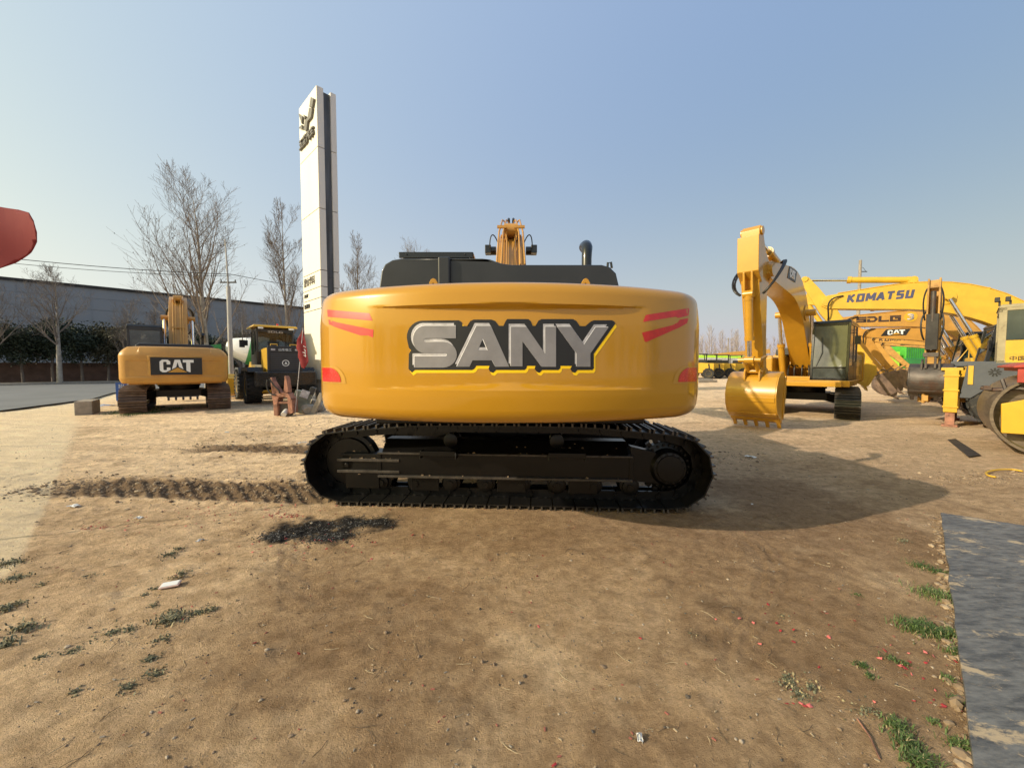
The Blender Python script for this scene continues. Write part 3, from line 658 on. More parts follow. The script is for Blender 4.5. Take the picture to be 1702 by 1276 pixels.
# ------------------------------------------------------------------ the big excavator seen from behind
HY, HX = 5.92, -.02
hero = thing('excavator', 'large glossy ochre excavator seen from behind, four big silver letters across its rear', 'excavator', (HX, HY, .012), 0, 'excavators parked in the yard')
tmp = thing('t', '', '')
undercarriage(tmp, L=4.80, gauge=1.19, r=.455, zt=.99, sw=.72, n=42, mshoe=M['shoe'], mblk=M['black'], hero=True)
for ch in list(tmp.children): ch.parent = hero; ch.rotation_euler = (0,0,R(86.3))
bpy.data.objects.remove(tmp)
CW = dict(W=1.705, tail=3.12, Rr=3.05, a=.24, yf=-2.1, z0=1.205, z1=2.268, rt=.085, rb=.10)
def hero_inset(x, z):
    ax = abs(x)
    dep = .052*max(0, 1-(ax/1.06)**2)**.8
    e = lambda a, b, t: 0 if t < a else 1 if t > b else (t-a)/(b-a)
    zt0 = 2.062+.030*(ax/1.0)**2; zb0 = 1.462
    k = (1-e(zt0-.001, zt0+.042*max(.15, 1-ax/1.1), z))*e(zb0, zb0+.055*max(.15, 1-ax/1.1), z)
    lean = .035*e(1.95, 2.27, z)**1.5
    low = .03*max(0, (1.42-z)/.2)**1.5 if z < 1.42 else 0
    return dep*k+lean+low
cwo, cw_pts = counterweight(hero, M['yel_hero'], inset=hero_inset, nz=90, **CW)
cw_bvh = BVHTree.FromPolygons([Vector(v.co)+Vector((HX, HY, .012)) for v in cwo.data.vertices], [tuple(p.vertices) for p in cwo.data.polygons])
def on_hero(px, py, off):
    o = Vector((0,0,CAMH)); d = ray(px, py).normalized(); h, n, i, t = cw_bvh.ray_cast(o, d)
    if h is None: return None
    if n.dot(d) > 0: n = -n
    return h+n*off-Vector((HX, HY, .012))
def wrap_decal(name, loops, off, mat, step=7):
    """shape measured in the photograph's pixels, laid onto the curved rear face as a thin film"""
    tris = tessellate_polygon([[Vector((x, y, 0)) for x, y in l] for l in loops]); flat = [p for l in loops for p in l]
    bm = bmesh.new(); vs = [bm.verts.new((x, y, 0)) for x, y in flat]
    for t in tris:
        try: bm.faces.new([vs[i] for i in t])
        except ValueError: pass
    xs = [p[0] for p in flat]; ys = [p[1] for p in flat]
    for lo, hi, ax in ((min(xs), max(xs), 0), (min(ys), max(ys), 1)):
        k = lo+step
        while k < hi:
            co = Vector((k,0,0)) if ax == 0 else Vector((0,k,0)); no = Vector((1,0,0)) if ax == 0 else Vector((0,1,0))
            bmesh.ops.bisect_plane(bm, geom=bm.verts[:]+bm.edges[:]+bm.faces[:], plane_co=co, plane_no=no, dist=1e-5); k += step
    bad = []
    for v in bm.verts:
        p = on_hero(v.co.x, v.co.y, off)
        if p is None: bad.append(v)
        else: v.co = p
    bmesh.ops.delete(bm, geom=bad, context='VERTS')
    g = bmesh.ops.triangulate(bm, faces=bm.faces[:])
    for f in bm.faces:
        if f.normal.y > 0: f.normal_flip()
    me = bpy.data.meshes.new(name); bm.to_mesh(me); bm.free(); me.shade_smooth()
    return link(name, me, mat, cwo)
z6 = lambda L: [(520+x/5.006, 460+y/5.006) for x, y in L]
z7 = lambda L: [(840+x/5.006, 460+y/5.006) for x, y in L]
def arcp(cx, cy, rx, ry, a0, a1, n=8): return [(cx+rx*math.cos(R(a0+(a1-a0)*i/n)), cy-ry*math.sin(R(a0+(a1-a0)*i/n))) for i in range(n+1)]
S_ = z6([(1192,408)]+arcp(935,522,100,114,90,270,12)+[(1105,636)]+arcp(1105,648,12,12,90,-90,4)+[(848,660),(848,755)]+[(1085,755)]+arcp(1085,647,115,108,-90,90,12)+[(940,540)]+arcp(940,526,15,14,270,90,4)+[(1192,512)])
A_ = z6([(1362,408),(1482,408),(1634,748),(1520,748),(1492,695),(1330,695),(1305,748),(1198,748)]); Ah = z6([(1415,515),(1375,610),(1455,610)])
N_ = z7([(45,415),(175,415),(330,640),(330,415),(420,415),(420,748),(300,748),(142,535),(142,745),(45,745)])
Y_ = z7([(428,415),(545,415),(652,565),(748,420),(857,420),(705,638),(705,748),(590,748),(590,638)])
BK = z6([(1215,362),(915,365)]+arcp(915,500,132,135,95,195,8)+[(800,590),(818,612),(800,640),(797,765),(825,797),(850,775),(1325,775),(1345,765),(1360,740),(1470,740),(1462,765),(1475,790),(1500,798),(1525,775),(1602,775)]) + \
     z7([(160,775),(175,760),(180,740),(250,740),(243,765),(262,792),(285,797),(305,775),(440,775),(455,762),(458,740),(552,740),(540,765),(555,792),(580,797),(600,775),(722,775),(735,760),(735,640),(912,392),(905,372),(885,362),(735,362),(710,372),(665,410),(618,410),(590,368),(562,352),(300,352),(275,365),(250,408),(228,408),(210,368),(190,352),(15,352)]) + \
     z6([(1605,366),(1585,408),(1548,408),(1518,368),(1485,356),(1340,356),(1310,368),(1285,410),(1245,410),(1240,378)])
shift = lambda L, dx, dy: [(x+dx, y+dy) for x, y in L]
wrap_decal('lettering_yellow_edge', [shift(BK, 2.6, 4.9)], .0012, M['decal_yel'])
wrap_decal('lettering_black_backing', [BK], .0026, M['ink'])
for nm, L, sh in (('S', S_, (-3.4,-4.6)), ('A', A_, (-3.0,-4.6)), ('N', N_, (-3.4,-4.6)), ('Y', Y_, (-2.6,-4.6))):
    hole = [Ah] if nm == 'A' else []
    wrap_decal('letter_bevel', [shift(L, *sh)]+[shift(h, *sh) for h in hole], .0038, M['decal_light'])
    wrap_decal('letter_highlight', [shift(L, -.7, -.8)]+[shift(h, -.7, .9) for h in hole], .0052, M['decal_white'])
    wrap_decal('letter', [L]+hole, .0062, M['decal_grey'])
for p in ([(544,515.5),(566,516.5),(614,520.5),(619.5,533),(566,528.5),(545,527)], [(546,531),(558,534.5),(619,547),(603,559),(622,549),(622,562),(612,558),(598,556.5),(557,543.5),(547,538)]):
    pass
wrap_decal('reflective_tape', [[(544,514.5),(566,516.5),(614,520.5),(619.5,533),(566,528.5),(545,526.5)]], .0015, M['tape'])
wrap_decal('reflective_tape', [[(546,531),(560,535.5),(621,548),(620,561),(612,557.5),(599,557.5),(557,543.5),(547,539)]], .0015, M['tape'])
wrap_decal('reflective_tape', [z7([(1145,376),(1165,322),(1180,315),(1520,262),(1528,270),(1522,322),(1455,338),(1440,342),(1415,332)])], .0015, M['tape'])
wrap_decal('reflective_tape', [z7([(1136,465),(1390,402),(1435,380),(1450,356),(1520,345),(1512,385),(1450,420),(1175,542),(1158,538)])], .0015, M['tape_b'])
# tail reflectors set into the corners
def corner_film(name, side, z0, z1, px_in, grow, off, mat):
    n = len(cw_pts); idx = [i for i, p in enumerate(cw_pts) if (p[0]*side) > 0]; idx = idx if side > 0 else list(reversed(idx))
    P = [cw_pts[i] for i in idx]; d = [0]
    for i in range(1, len(P)): d.append(d[-1]+math.dist(P[i], P[i-1]))
    def along(s):
        for i in range(1, len(P)):
            if d[i] >= s:
                t = (s-d[i-1])/(d[i]-d[i-1]); return (P[i-1][0]*(1-t)+P[i][0]*t, P[i-1][1]*(1-t)+P[i][1]*t)
        return P[-1]
    s_in = next(d[i] for i in range(len(P)) if abs(P[i][0]) <= px_in); s_out = .55
    vs, fs = [], []; nz_, ns = 14, 40
    for k in range(nz_+1):
        f = k/nz_; z = z0+(z1-z0)*f; wid = s_in-grow*(1-math.sqrt(max(0, 1-(f*.97)**2)))
        for j in range(ns+1):
            s = s_out+(wid-s_out)*j/ns; p = along(s); q = along(s+.01); t = Vector((q[0]-p[0], q[1]-p[1])).normalized(); nr_ = Vector((t.y, -t.x))
            if nr_.dot(Vector(p)) < 0: nr_ = -nr_
            ins = hero_inset(p[0], z); vs.append((p[0]+nr_.x*(off-ins), p[1]+nr_.y*(off-ins), z))
    fs = [(k*(ns+1)+j, k*(ns+1)+j+1, (k+1)*(ns+1)+j+1, (k+1)*(ns+1)+j) for k in range(nz_) for j in range(ns)]
    b = MB(); b.add(vs, fs); return b.build(name, mat, cwo, smooth=60)
for sd_ in (-1, 1):
    corner_film('reflector_rim', sd_, 1.500, 1.640, 1.36, .17, .0030, M['yel_new'])
    corner_film('tail_reflector', sd_, 1.512, 1.628, 1.38, .15, .0065, M['red_refl'])
# hood, straps, eyes
hp = [at(x, y, 3.83) for x, y in ((629,490),(634,452),(640,441),(652,434),(668,431.5),(800,431.5),(815,433),(833,439.5),(850,442),(1000,442),(1014,446),(1024,456),(1032,490))]
h = MB(); h.prism([(p.x-HX, p.z) for p in hp], 'y', 3.83-HY, 3.83-HY+1.5); hood = h.build('engine_hood', M['char'], hero, smooth=40, bevel=.05, segs=4)
h = MB(); a0, a1 = at(728,429,3.80), at(748,429,3.80); zc = a0.z
h.box(((a0.x+a1.x)/2-HX, 4.3-HY, (zc+2.2)/2), (a1.x-a0.x, 1.04, zc-2.2)); h.build('hood_strap', M['char'], hood, bevel=.018, segs=3)
h = MB(); h.box((.2, 3.9-HY+.9, 2.15), (2.3, 1.9, .3)); h.build('engine_cover', M['char'], hero, bevel=.03)
for px in (721, 973):
    p = at(px, 470, 3.3); e = MB(); x = p.x-HX; y = 3.3-HY
    pr = [(x+dx, 2.255+dz) for dx, dz in ((-.04,-.02),(-.036,.09),(-.02,.118),(0,.128),(.02,.118),(.036,.09),(.04,-.02),(.018,-.02),(.017,.07),(0,.09),(-.017,.07),(-.018,-.02))]
    e.prism(pr, 'y', y-.02, y+.02); e.build('lifting_eye', M['yel_hero'], cwo, bevel=.004)
ex0 = at(975, 441, 4.6); e = MB(); X = ex0.x-HX; Z = ex0.z
ep = [(X, -1.32, Z-.2), (X, -1.32, Z+.06), (X+.004, -1.31, Z+.14), (X+.010, -1.28, Z+.20), (X+.014, -1.21, Z+.245), (X+.016, -1.12, Z+.26)]
e.path(ep, [.058,.058,.060,.066,.070,.072], 20, caps=False)
e.build('exhaust_pipe', M['blk_gloss'], hero, smooth=60, recalc=False)
e = MB(); p = at(1014, 443, 4.4); e.path([(p.x-HX-.03, 4.4-HY, p.z-.05), (p.x-HX-.025, 4.4-HY, p.z+.03), (p.x-HX+.01, 4.4-HY, p.z+.035), (p.x-HX+.02, 4.4-HY, p.z-.03)], .014, 8); e.build('hood_latch', M['blk_gloss'], hero)
c_ = cab(hero, -1.60, -.56, -.17, 1.65, 1.30, 3.14, M['char'], M['glass'], lean=.2)
v = MB(); v.box((-1.08, .4, 3.27), (1.08, 1.35, .04)); v.box((-1.08, -.285, 3.245), (1.06, .02, .085))
for x in (-1.54, -.62): v.box((x, .4, 3.22), (.03, 1.3, .08))
for x in (-1.50, -.66): v.tube((x, -.31, 3.25), (x, -.28, 3.25), .012, n=8)
v.build('sun_visor', M['blk_gloss'], c_, bevel=.006)
upb = MB(); upb.box((0, .2, 1.12), (2.9, 4.0, .20)); upb.box((0, -.4, 1.0), (1.3, 2.0, .12)); upb.build('deck', M['black'], hero, bevel=.02)
for s in (-1, 1):
    b = MB(); b.box((s*1.25, -1.2, 1.72), (.66, 1.9, 1.02)); b.build('side_panel', M['yel_hero'], hero, bevel=.05)
b = MB(); b.box((1.2, .85, 1.75), (.8, 1.7, 1.0)); b.build('fuel_tank', M['yel_hero'], hero, bevel=.06)
pose = dict(F=(.35,1.85), B=(2.35,4.27), T=(5.5,3.7), A=(6.1,4.3), K=(5.4,1.7), t=(.5,.80,.42), ang=.05, CB=(1.0,1.35), flat=.4)
front_gear(hero, pose, M['yel_cat'], bw=.50, hose=False, bwid=1.4, rod_frac=.5, tooth=M['steel_dk'])
# hoses and clamps seen beside the boom
for s in (-1, 1):
    k = MB()
    for dx in (.05, .13): k.path([(s*(dx+.12), .9, 3.42), (s*(dx+.10), 1.6, 4.22), (s*(dx+.05), 2.2, 4.67), (s*dx, 2.5, 4.74), (s*dx, 2.7, 4.73)], .017, 8)
    k.box((s*.17, 1.75, 4.37), (.20, .05, .05)); k.build('hydraulic_pipe', M['yel_cat'], hero, smooth=50)
    k = MB(); k.path([(s*.05, 2.42, 4.73), (s*.05, 2.5, 4.80), (s*.05, 2.7, 4.82), (s*.04, 2.9, 4.72)], .028, 8); k.build('hydraulic_hose', M['hose'], hero)
    k = MB(); k.tube((s*.30, 2.0, 3.98), (s*.52, 2.0, 3.98), .085, n=18); k.box((s*.46, 1.95, 3.98), (.12, .2, .16)); k.build('cylinder_head', M['blk_gloss'], hero, bevel=.01)
    k = MB(); k.path(bez((s*.24, 1.9, 4.05), (s*.34, 1.75, 4.32), (s*.42, 1.7, 4.25), (s*.42, 1.8, 3.98), 10), .011, 8); k.build('hydraulic_hose', M['hose'], hero)
# ------------------------------------------------------------------ the excavator with CAT letters, left
rz = R(39.5)
e1 = thing('excavator', 'ochre excavator with white letters on a black rear board, parked on the left', 'excavator', (-13.5, 15.6, 0.0), rz, 'excavators parked in the yard')
undercarriage(e1, L=4.4, gauge=1.19, r=.43, zt=.93, sw=.7, n=44, mshoe=M['shoe_rust'], mblk=M['black'])
def e1_in(x, z):
    ax = abs(x); d = 0
    if z > 2.0: d += .26*((z-2.0)/.34)**1.8*(1 if ax > 1.0 else .6)
    if .66 < ax < 1.24 and 1.30 < z < 1.86: d += .018
    if ax < .74 and 1.34 < z < 2.02: d -= .02
    if z < 1.24: d += .05*(1.24-z)/.15
    return d
c1, _ = counterweight(e1, M['yel_cat'], 1.47, 2.85, 3.6, .16, -1.95, 1.07, 2.34, .06, .06, inset=e1_in, nz=50)
cat_badge(e1, frame((.02, -2.875, 1.66), (1,0,0), (0,0,1)), 1.36, .60)
upper_body(e1, M['yel_cat'], M['char'], W=1.40, tail=2.85, z1=2.28)
cab(e1, -1.46, -.46, -.1, 1.75, 1.20, 3.22, M['char'], M['glass_dusty'])
pose1 = dict(F=(.35,1.85), B=(2.3,4.65), T=(5.2,4.0), A=(5.8,4.7), K=(5.2,1.5), t=(.5,.78,.42), ang=.0, CB=(.95,1.3))
front_gear(e1, pose1, M['yel_cat'], bw=.6, mbkt=M['steel'], bwid=1.2, rod_frac=.45)
# ------------------------------------------------------------------ the excavator facing us, right
e2 = thing('excavator', 'freshly painted ochre excavator facing the camera with its bucket on the ground', 'excavator', (10.72, 14.1, 0), R(132.3), 'excavators parked in the yard')
undercarriage(e2, L=4.3, gauge=1.19, r=.43, zt=.93, sw=.62, n=44, mshoe=M['shoe'], mblk=M['black'])
for ch in list(e2.children): ch.rotation_euler = (0,0,R(7.5))
counterweight(e2, M['yel_new'], 1.42, 2.8, 3.3, .25, -1.95, 1.07, 2.2, .1, .1)
upper_body(e2, M['yel_new'], M['char'], W=1.40, tail=2.8)
cb2 = cab(e2, -1.42, -.46, -.1, 1.72, 1.20, 3.08, M['blk_gloss'], M['glass_dusty'], mlow=M['char'])
b = MB(); b.box((-.94, 1.72, 1.11), (1.06, .12, .20)); b.box((-.94, .85, 1.11), (1.04, 1.7, .18)); b.build('cab_floor', M['yel_new'], e2, bevel=.02)
# wiper and cab furniture
b = MB(); b.path([(-.62, 1.70, 1.66), (-.75, 1.66, 2.1), (-.72, 1.60, 2.6)], .012, 6); b.build('wiper', M['ink'], cb2)
pose2 = dict(F=(.35,1.75), B=(2.25,4.2), T=(5.65,4.15), A=(6.3,5.02), K=(5.64,1.50), blk=1, t=(.52,.86,.46), ang=.02, CB=(.95,1.25), flat=.42, bf=.70, af=.7)
bo2, ar2, bk2, mid2, top2, e_ = front_gear(e2, pose2, M['yel_new'], bw=.57, bwid=1.12, rod_frac=.55, bsize=.95)
g = MB()
for x in (-.3, -.1, .12, .3): g.path(bez((x, .9, 1.25), (x, 1.05, 1.7), (x, .8, 1.8), (x*.6, .5, 1.6), 8), .022, 6)
g.build('hydraulic_hose', M['hose'], e2)
b = MB(); b.box((0, .75, 1.18), (.9, .5, .26)); b.build('boom_foot', M['yel_new'], e2, bevel=.02)
# marks on the boom side
Mt = frame((-.262, top2[9][0]+.55, (top2[9][1]+mid2[9][1])/2-.12), (0,-1,.18), (0,.18,1))
cat_badge(bo2, frame((-.291, 3.55, 4.36), (0,-1,0), (0,0,1)), .95, .36, flag=True)
# ------------------------------------------------------------------ a row of excavators standing side-on, right
def rowmachine(label, loc, rz_, mat, pose, bw=.5, cabmat=None, track=True, bwid=1.2, mbkt=None, W=1.42, glassm=None, gauge=1.19):
    e = thing('excavator', label, 'excavator', loc, rz_, 'excavators parked in the yard')
    undercarriage(e, L=4.4, gauge=gauge, r=.43, zt=.93, sw=.6, n=44, mshoe=M['shoe_rust'])
    counterweight(e, mat, W, 2.8, 3.3, .25, -1.95, 1.07, 2.2, .1, .1)
    upper_body(e, mat, M['char'], W=W-.02, tail=2.8)
    cab(e, -W, -.46, -.1, 1.72, 1.15, 3.0, cabmat or M['char'], glassm or M['glass'])
    r_ = front_gear(e, pose, mat, bw=bw, bwid=bwid, mbkt=mbkt or M['mudsteel'], rod_frac=.5, hose=False, bsize=pose.get('bs', .85))
    h = MB(); t_, k_ = Vector(pose['T']), Vector(pose['K']); h.path(bez((-bw*.55, t_.x-.5, t_.y+.2), (-bw*.9, t_.x+.2, t_.y+.15), (-bw*.9, t_.x-.1, t_.y-.4), (-bw*.4, t_.x-.05, t_.y-.75), 12), .03, 7); h.build('hydraulic_hose', M['hose'], r_[1])
    return e, r_
rzr = math.atan2(.8, .6)   # forward = (-.8, .6)
pk = dict(F=(-.5,2.1), B=(1.75,4.34), T=(5.78,4.35), A=(6.55,5.42), K=(4.40,1.78), mi=9, t=(.6,1.0,.55), ang=.15, bs=.72, CB=(1.1,1.35), flat=.5, af=.58, bf=.6, ci=11)
e3, r3 = rowmachine('lemon yellow excavator with navy lettering on its long boom, nearest of the right row', (18.03, 13.04, 0), rzr, M['yel_pale'], pk, bw=.56, mbkt=M['yel_pale'], bwid=.9)
def boom_text(r, s, mat, i0, dz, w_, h_, bw, offset=.02, shear=0, side=-1):
    bo, ar, bk, mid, top, e = r
    y, z = mid[i0] if isinstance(i0, int) else i0
    a, b_ = mid[-5], mid[-2]; d = Vector((0, a[0]-b_[0], a[1]-b_[1])).normalized()
    return text_part(s, 'lettering', mat, bo, frame((side*(bw/2+.001), y, z+dz), d, (0,0,1)), width=w_, height=h_, offset=offset, shear=shear)
_d = Vector((0, r3[3][-5][0]-r3[3][-2][0], r3[3][-5][1]-r3[3][-2][1])).normalized()
stroke_word('lettering', 'KOMATSU', frame((-.283, 4.18, 4.42), _d, (0,0,1)), 1.85, .28, .082, M['blueletter'], r3[0])
ps = dict(F=(.35,1.9), B=(1.75,3.80), T=(5.2,3.82), A=(5.8,4.5), K=(3.75,1.35), mi=9, t=(.45,.74,.45), ang=-.3, CB=(1.1,1.3), flat=.36, af=.55, ci=10)
e4, r4 = rowmachine('orange yellow excavator with a round pale sticker on its boom in the right row', (20.42, 15.86, 0), rzr, M['yel_org'], ps, cabmat=M['blk_gloss'], glassm=M['glass_dark'])
bl = MB(); bl.T = frame((-.253, 3.98, 3.86), (0,-1,-.02), (0,0,1))
def blk(x, segs, t=.22):
    for a, b_, c, d in segs: bl.prism([(x+a, b_), (x+c, b_), (x+c, d), (x+a, d)], 'z', 0, .005)
G = 1.55; hh = .27
def bar(x, y, w_, h_): bl.prism([(x, y), (x+w_, y), (x+w_, y+h_), (x, y+h_)], 'z', 0, .006)
for k, ch in enumerate('SDLG'):
    x = -G/2+k*G/4; w_ = .36; t = .075; y0 = -hh/2
    if ch == 'S':
        bar(x, y0, w_, t); bar(x, -t/2, w_, t); bar(x, -y0-t, w_, t); bar(x, 0, t*1.3, hh/2-t*.5); bar(x+w_-t*1.3, y0+t*.5, t*1.3, hh/2-t*.5)
    if ch == 'D':
        bl.prism([(x,y0),(x+w_-.1,y0),(x+w_,y0+.1),(x+w_,-y0-.1),(x+w_-.1,-y0),(x,-y0),(x,-y0-t),(x+w_-.13,-y0-t),(x+w_-.1,-y0-.12),(x+w_-.1,y0+.12),(x+w_-.13,y0+t),(x+.1,y0+t),(x+.1,-y0-.12),(x,-y0-.12)], 'z', 0, .006)
    if ch == 'L': bar(x, y0+t, t*1.35, hh-t); bar(x, y0, w_, t)
    if ch == 'G':
        bar(x, y0, w_, t); bar(x, -y0-t, w_, t); bar(x, y0+t, t*1.3, hh-2*t); bar(x+w_-t*1.3, y0+t, t*1.3, hh*.28); bar(x+w_*.45, -.02, w_*.55, t*.9)
bl.build('lettering', M['brownletter'], r4[0], smooth=0)
dk = MB(); dk.T = frame((-.252, 2.92, 3.88), (0,-1,0), (0,0,1)); dk.lathe([(.22,0),(.22,.006)], (0,0,0), (0,0,1), 36); dsk = dk.build('round_sticker', M['yel_pale'], r4[0], smooth=0)
text_part('3', 'number', M['decal_light'], dsk, frame((-.259, 2.92, 3.88), (0,-1,0), (0,0,1)), width=.22, height=.28, offset=.03)
pc = dict(F=(.35,1.8), B=(1.7,3.25), T=(4.78,3.50), A=(5.3,4.15), K=(3.56,1.40), mi=9, t=(.45,.66,.42), ang=-.25, CB=(1.05,1.25), flat=.36, af=.55, ci=10)
e5, r5 = rowmachine('ochre excavator with a slanted black badge on its boom, third in the right row', (23.32, 18.66, 0), rzr, M['yel_cat'], pc, cabmat=M['ink'], glassm=M['glass_dark'])
cat_badge(r5[0], frame((-.256, 3.45, 3.46), (0,-1,0), (0,0,1)), 1.0, .34, flag=True)
text_part('336', 'lettering', M['decal_white'], r5[0], frame((-.253, 3.3, 3.35), (0,-1,0), (0,0,1)), width=.5, height=.14, offset=.02) if False else None
pm = dict(F=(.35,1.8), B=(1.7,3.15), T=(4.95,3.45), A=(5.5,4.05), K=(3.6,1.45), mi=9, t=(.42,.60,.38), ang=-.25, CB=(1.05,1.25), flat=.36, af=.55, ci=10)
e6, r6 = rowmachine('orange yellow excavator with small brown lettering on its boom, fourth in the right row', (27.3, 22.16, 0), rzr, M['yel_org'], pm)
stroke_word('lettering', 'KOMATSU', frame((-.254, 3.7, 3.36), _d, (0,0,1)), 1.7, .18, .05, M['brownletter'], r6[0])
e7, r7 = rowmachine('brown weathered excavator with a dark steel bucket, farthest in the right row', (31.5, 25.86, 0), rzr, M['yel_worn'], dict(pm, K=(3.3,1.5)))
cat_badge(r7[0], frame((-.256, 3.3, 3.34), (0,-1,0), (0,0,1)), 1.1, .30, flag=True)
# ------------------------------------------------------------------ wheels
def wheel(root, c, rad, wid, axis=(1,0,0), rim=None, lug=24, name='wheel', chev=True):
    q = Vector(axis).to_track_quat('Z', 'Y'); c = Vector(c); b = MB(); rr = rad*.52
    b.lathe([(rr, -wid*.42), (rad*.72, -wid*.5), (rad*.90, -wid*.49), (rad*.965, -wid*.40), (rad*.97, wid*.40), (rad*.90, wid*.49), (rad*.72, wid*.5), (rr, wid*.42)], c, axis, 40)
    for k in range(lug):
        a = 2*math.pi*k/lug
        for s in (-1, 1):
            aa = a+(math.pi/lug if s > 0 else 0)
            for j in range(3):
                h = s*wid*(.08+.155*j)+s*wid*.06; th = aa+.04*j*24/lug
                p = c+q @ Vector((rad*.975*math.cos(th), rad*.975*math.sin(th), h))
                b.box(p, (rad*.06, rad*.115, wid*.17), q.to_matrix() @ Matrix.Rotation(th, 3, 'Z'))
    w_ = b.build(name, M['tyre'], root, smooth=30)
    r_ = MB(); r_.lathe([(.02, wid*.18), (rr*.35, wid*.20), (rr*.38, wid*.10), (rr*.8, wid*.06), (rr*.92, wid*.36), (rr*1.02, wid*.44), (rr*1.02, -wid*.44), (rr*.92, -wid*.36), (rr*.8, -wid*.06), (rr*.38, -wid*.10), (rr*.35, -wid*.2), (.02, -wid*.18)], c, axis, 32)
    for k in range(10):
        th = 2*math.pi*k/10
        for s in (-1, 1): p = c+q @ Vector((rr*.58*math.cos(th), rr*.58*math.sin(th), s*wid*.09)); r_.tube(p-q @ Vector((0,0,.02)), p+q @ Vector((0,0,.02)), rad*.022, n=6)
    r_.build('rim', rim or M['yel_pale'], w_)
    return w_
# ------------------------------------------------------------------ wheel loader seen from behind
ld = thing('wheel_loader', 'yellow wheel loader with a black rear grille, parked left of the white pylon', 'wheel loader', (-10.95, 18.0, 0), R(42))
yl = M['yel_pale']
for s in (-1, 1):
    wheel(ld, (s*1.02, 0, .74), .74, .56); wheel(ld, (s*1.02, 2.9, .74), .74, .56)
    f = MB(); f.prism([(-.95,1.45),(-.85,1.62),(.75,1.62),(.98,1.35),(.98,1.28),(.72,1.54),(-.8,1.54),(-.95,1.40)], 'x', s*.72, s*1.32); f.box((s*1.30, -.05, 1.53), (.03, 1.6, .14)); f.build('fender', M['blk_gloss'], ld, bevel=.01)
    f = MB(); f.prism([(2.15,1.3),(2.3,1.6),(3.4,1.6),(3.75,1.35),(3.6,1.3),(3.35,1.5),(2.35,1.5)], 'x', s*.74, s*1.28); f.build('fender', M['grey_paint'], ld, bevel=.01)
b = MB(); b.box((0, -.2, 1.0), (1.0, 3.0, .5)); b.box((0, 2.9, .95), (.9, 1.6, .5)); b.tube((-.9,0,.74), (.9,0,.74), .18); b.tube((-.9,2.9,.74), (.9,2.9,.74), .18); b.box((0,1.5,.9), (.4,.8,.5)); b.build('chassis', M['black'], ld, bevel=.02)
b = MB(); b.box((0, -1.62, 1.12), (2.3, .5, .62)); b.build('rear_counterweight', M['blk_gloss'], ld, bevel=.05)
b = MB(); b.box((0, -.6, 1.92), (1.24, 1.7, 1.05)); b.box((0, -.2, 2.46), (1.1, .9, .06)); b.build('hood', yl, ld, bevel=.05)
b = MB(); b.box((0, -1.5, 1.96), (1.34, .14, 1.16)); gr = b.build('rear_grille', M['char'], ld, bevel=.03)
b = MB()
for k in range(9): b.box((0, -1.578, 1.50+k*.085), (1.10, .03, .025))
b.build('grille_slat', M['grey_paint'], gr)
b = MB(); b.T = frame((0, -1.60, 1.80), (1,0,0), (0,0,1)); b.lathe([(.11,0),(.14,0),(.14,.012),(.11,.012)], (0,0,0), (0,0,1), 28, caps=False); b.prism([(-.05,-.05),(.07,-.05),(.0,.07)], 'z', 0, .01)
o = b.build('oval_emblem', M['white'], gr, smooth=0)
text_part('山东临工', 'lettering', M['white'], gr, frame((0, -1.573, 2.38), (1,0,0), (0,0,1)), width=.5, height=.11, offset=.01)
for s in (-1, 1):
    b = MB(); b.box((s*.46, -1.575, 2.38), (.16, .02, .08)); b.build('tail_light', M['decal_light'], gr)
    b = MB(); b.path([(s*.5,-1.3,2.5),(s*.5,-1.3,2.62),(s*.25,-1.3,2.62),(s*.25,-1.3,2.5)], .02, 6); b.build('grab_handle', yl, ld)
cab(ld, -.76, .76, .35, 1.95, 1.75, 3.42, M['char'], M['glass'], lean=.05)
b = MB(); b.box((0, 1.12, 3.52), (1.86, 1.9, .10), tap=.94); rf_ = b.build('canopy_roof', yl, ld, bevel=.03)
b = MB(); 
for s in (-1, 1): b.box((s*.62, .14, 3.42), (.2, .06, .08))
b.build('work_lamp', M['white'], rf_)
text_part('SDLG', 'lettering', M['decal_light'], ld, frame((0, .335, 3.27), (1,0,0), (0,0,1)), width=.62, height=.10, offset=.02)
b = MB(); b.tube((.2,.9,3.56),(.2,.9,3.72), .05, .04); b.build('beacon', M['red_refl'], rf_)
for s in (-1, 1):
    b = MB(); b.path([(s*.8,1.7,3.2),(s*1.12,1.75,3.15),(s*1.12,1.75,2.6)], .02, 6); b.box((s*1.14,1.77,2.75), (.22,.05,.36)); b.build('mirror', M['ink'], ld, bevel=.01)
b = MB()
for s in (-1, 1): b.prism([(2.6,1.6),(3.2,1.9),(4.8,.75),(5.1,.45),(4.85,.35),(3.1,1.35)], 'x', s*.5, s*.66)
b.build('lift_arm', yl, ld, bevel=.01)
b = MB(); b.prism([(4.95,.2),(4.9,1.0),(5.2,1.25),(5.25,1.1),(5.02,.95),(5.05,.28),(6.0,.12),(6.1,.06),(5.2,.05)], 'x', -1.4, 1.4)
for s in (-1,1): b.prism([(5.0,.1),(4.95,1.0),(5.25,1.2),(6.05,.1)], 'x', s*1.4, s*1.44)
b.build('loader_bucket', yl, ld, bevel=.01)
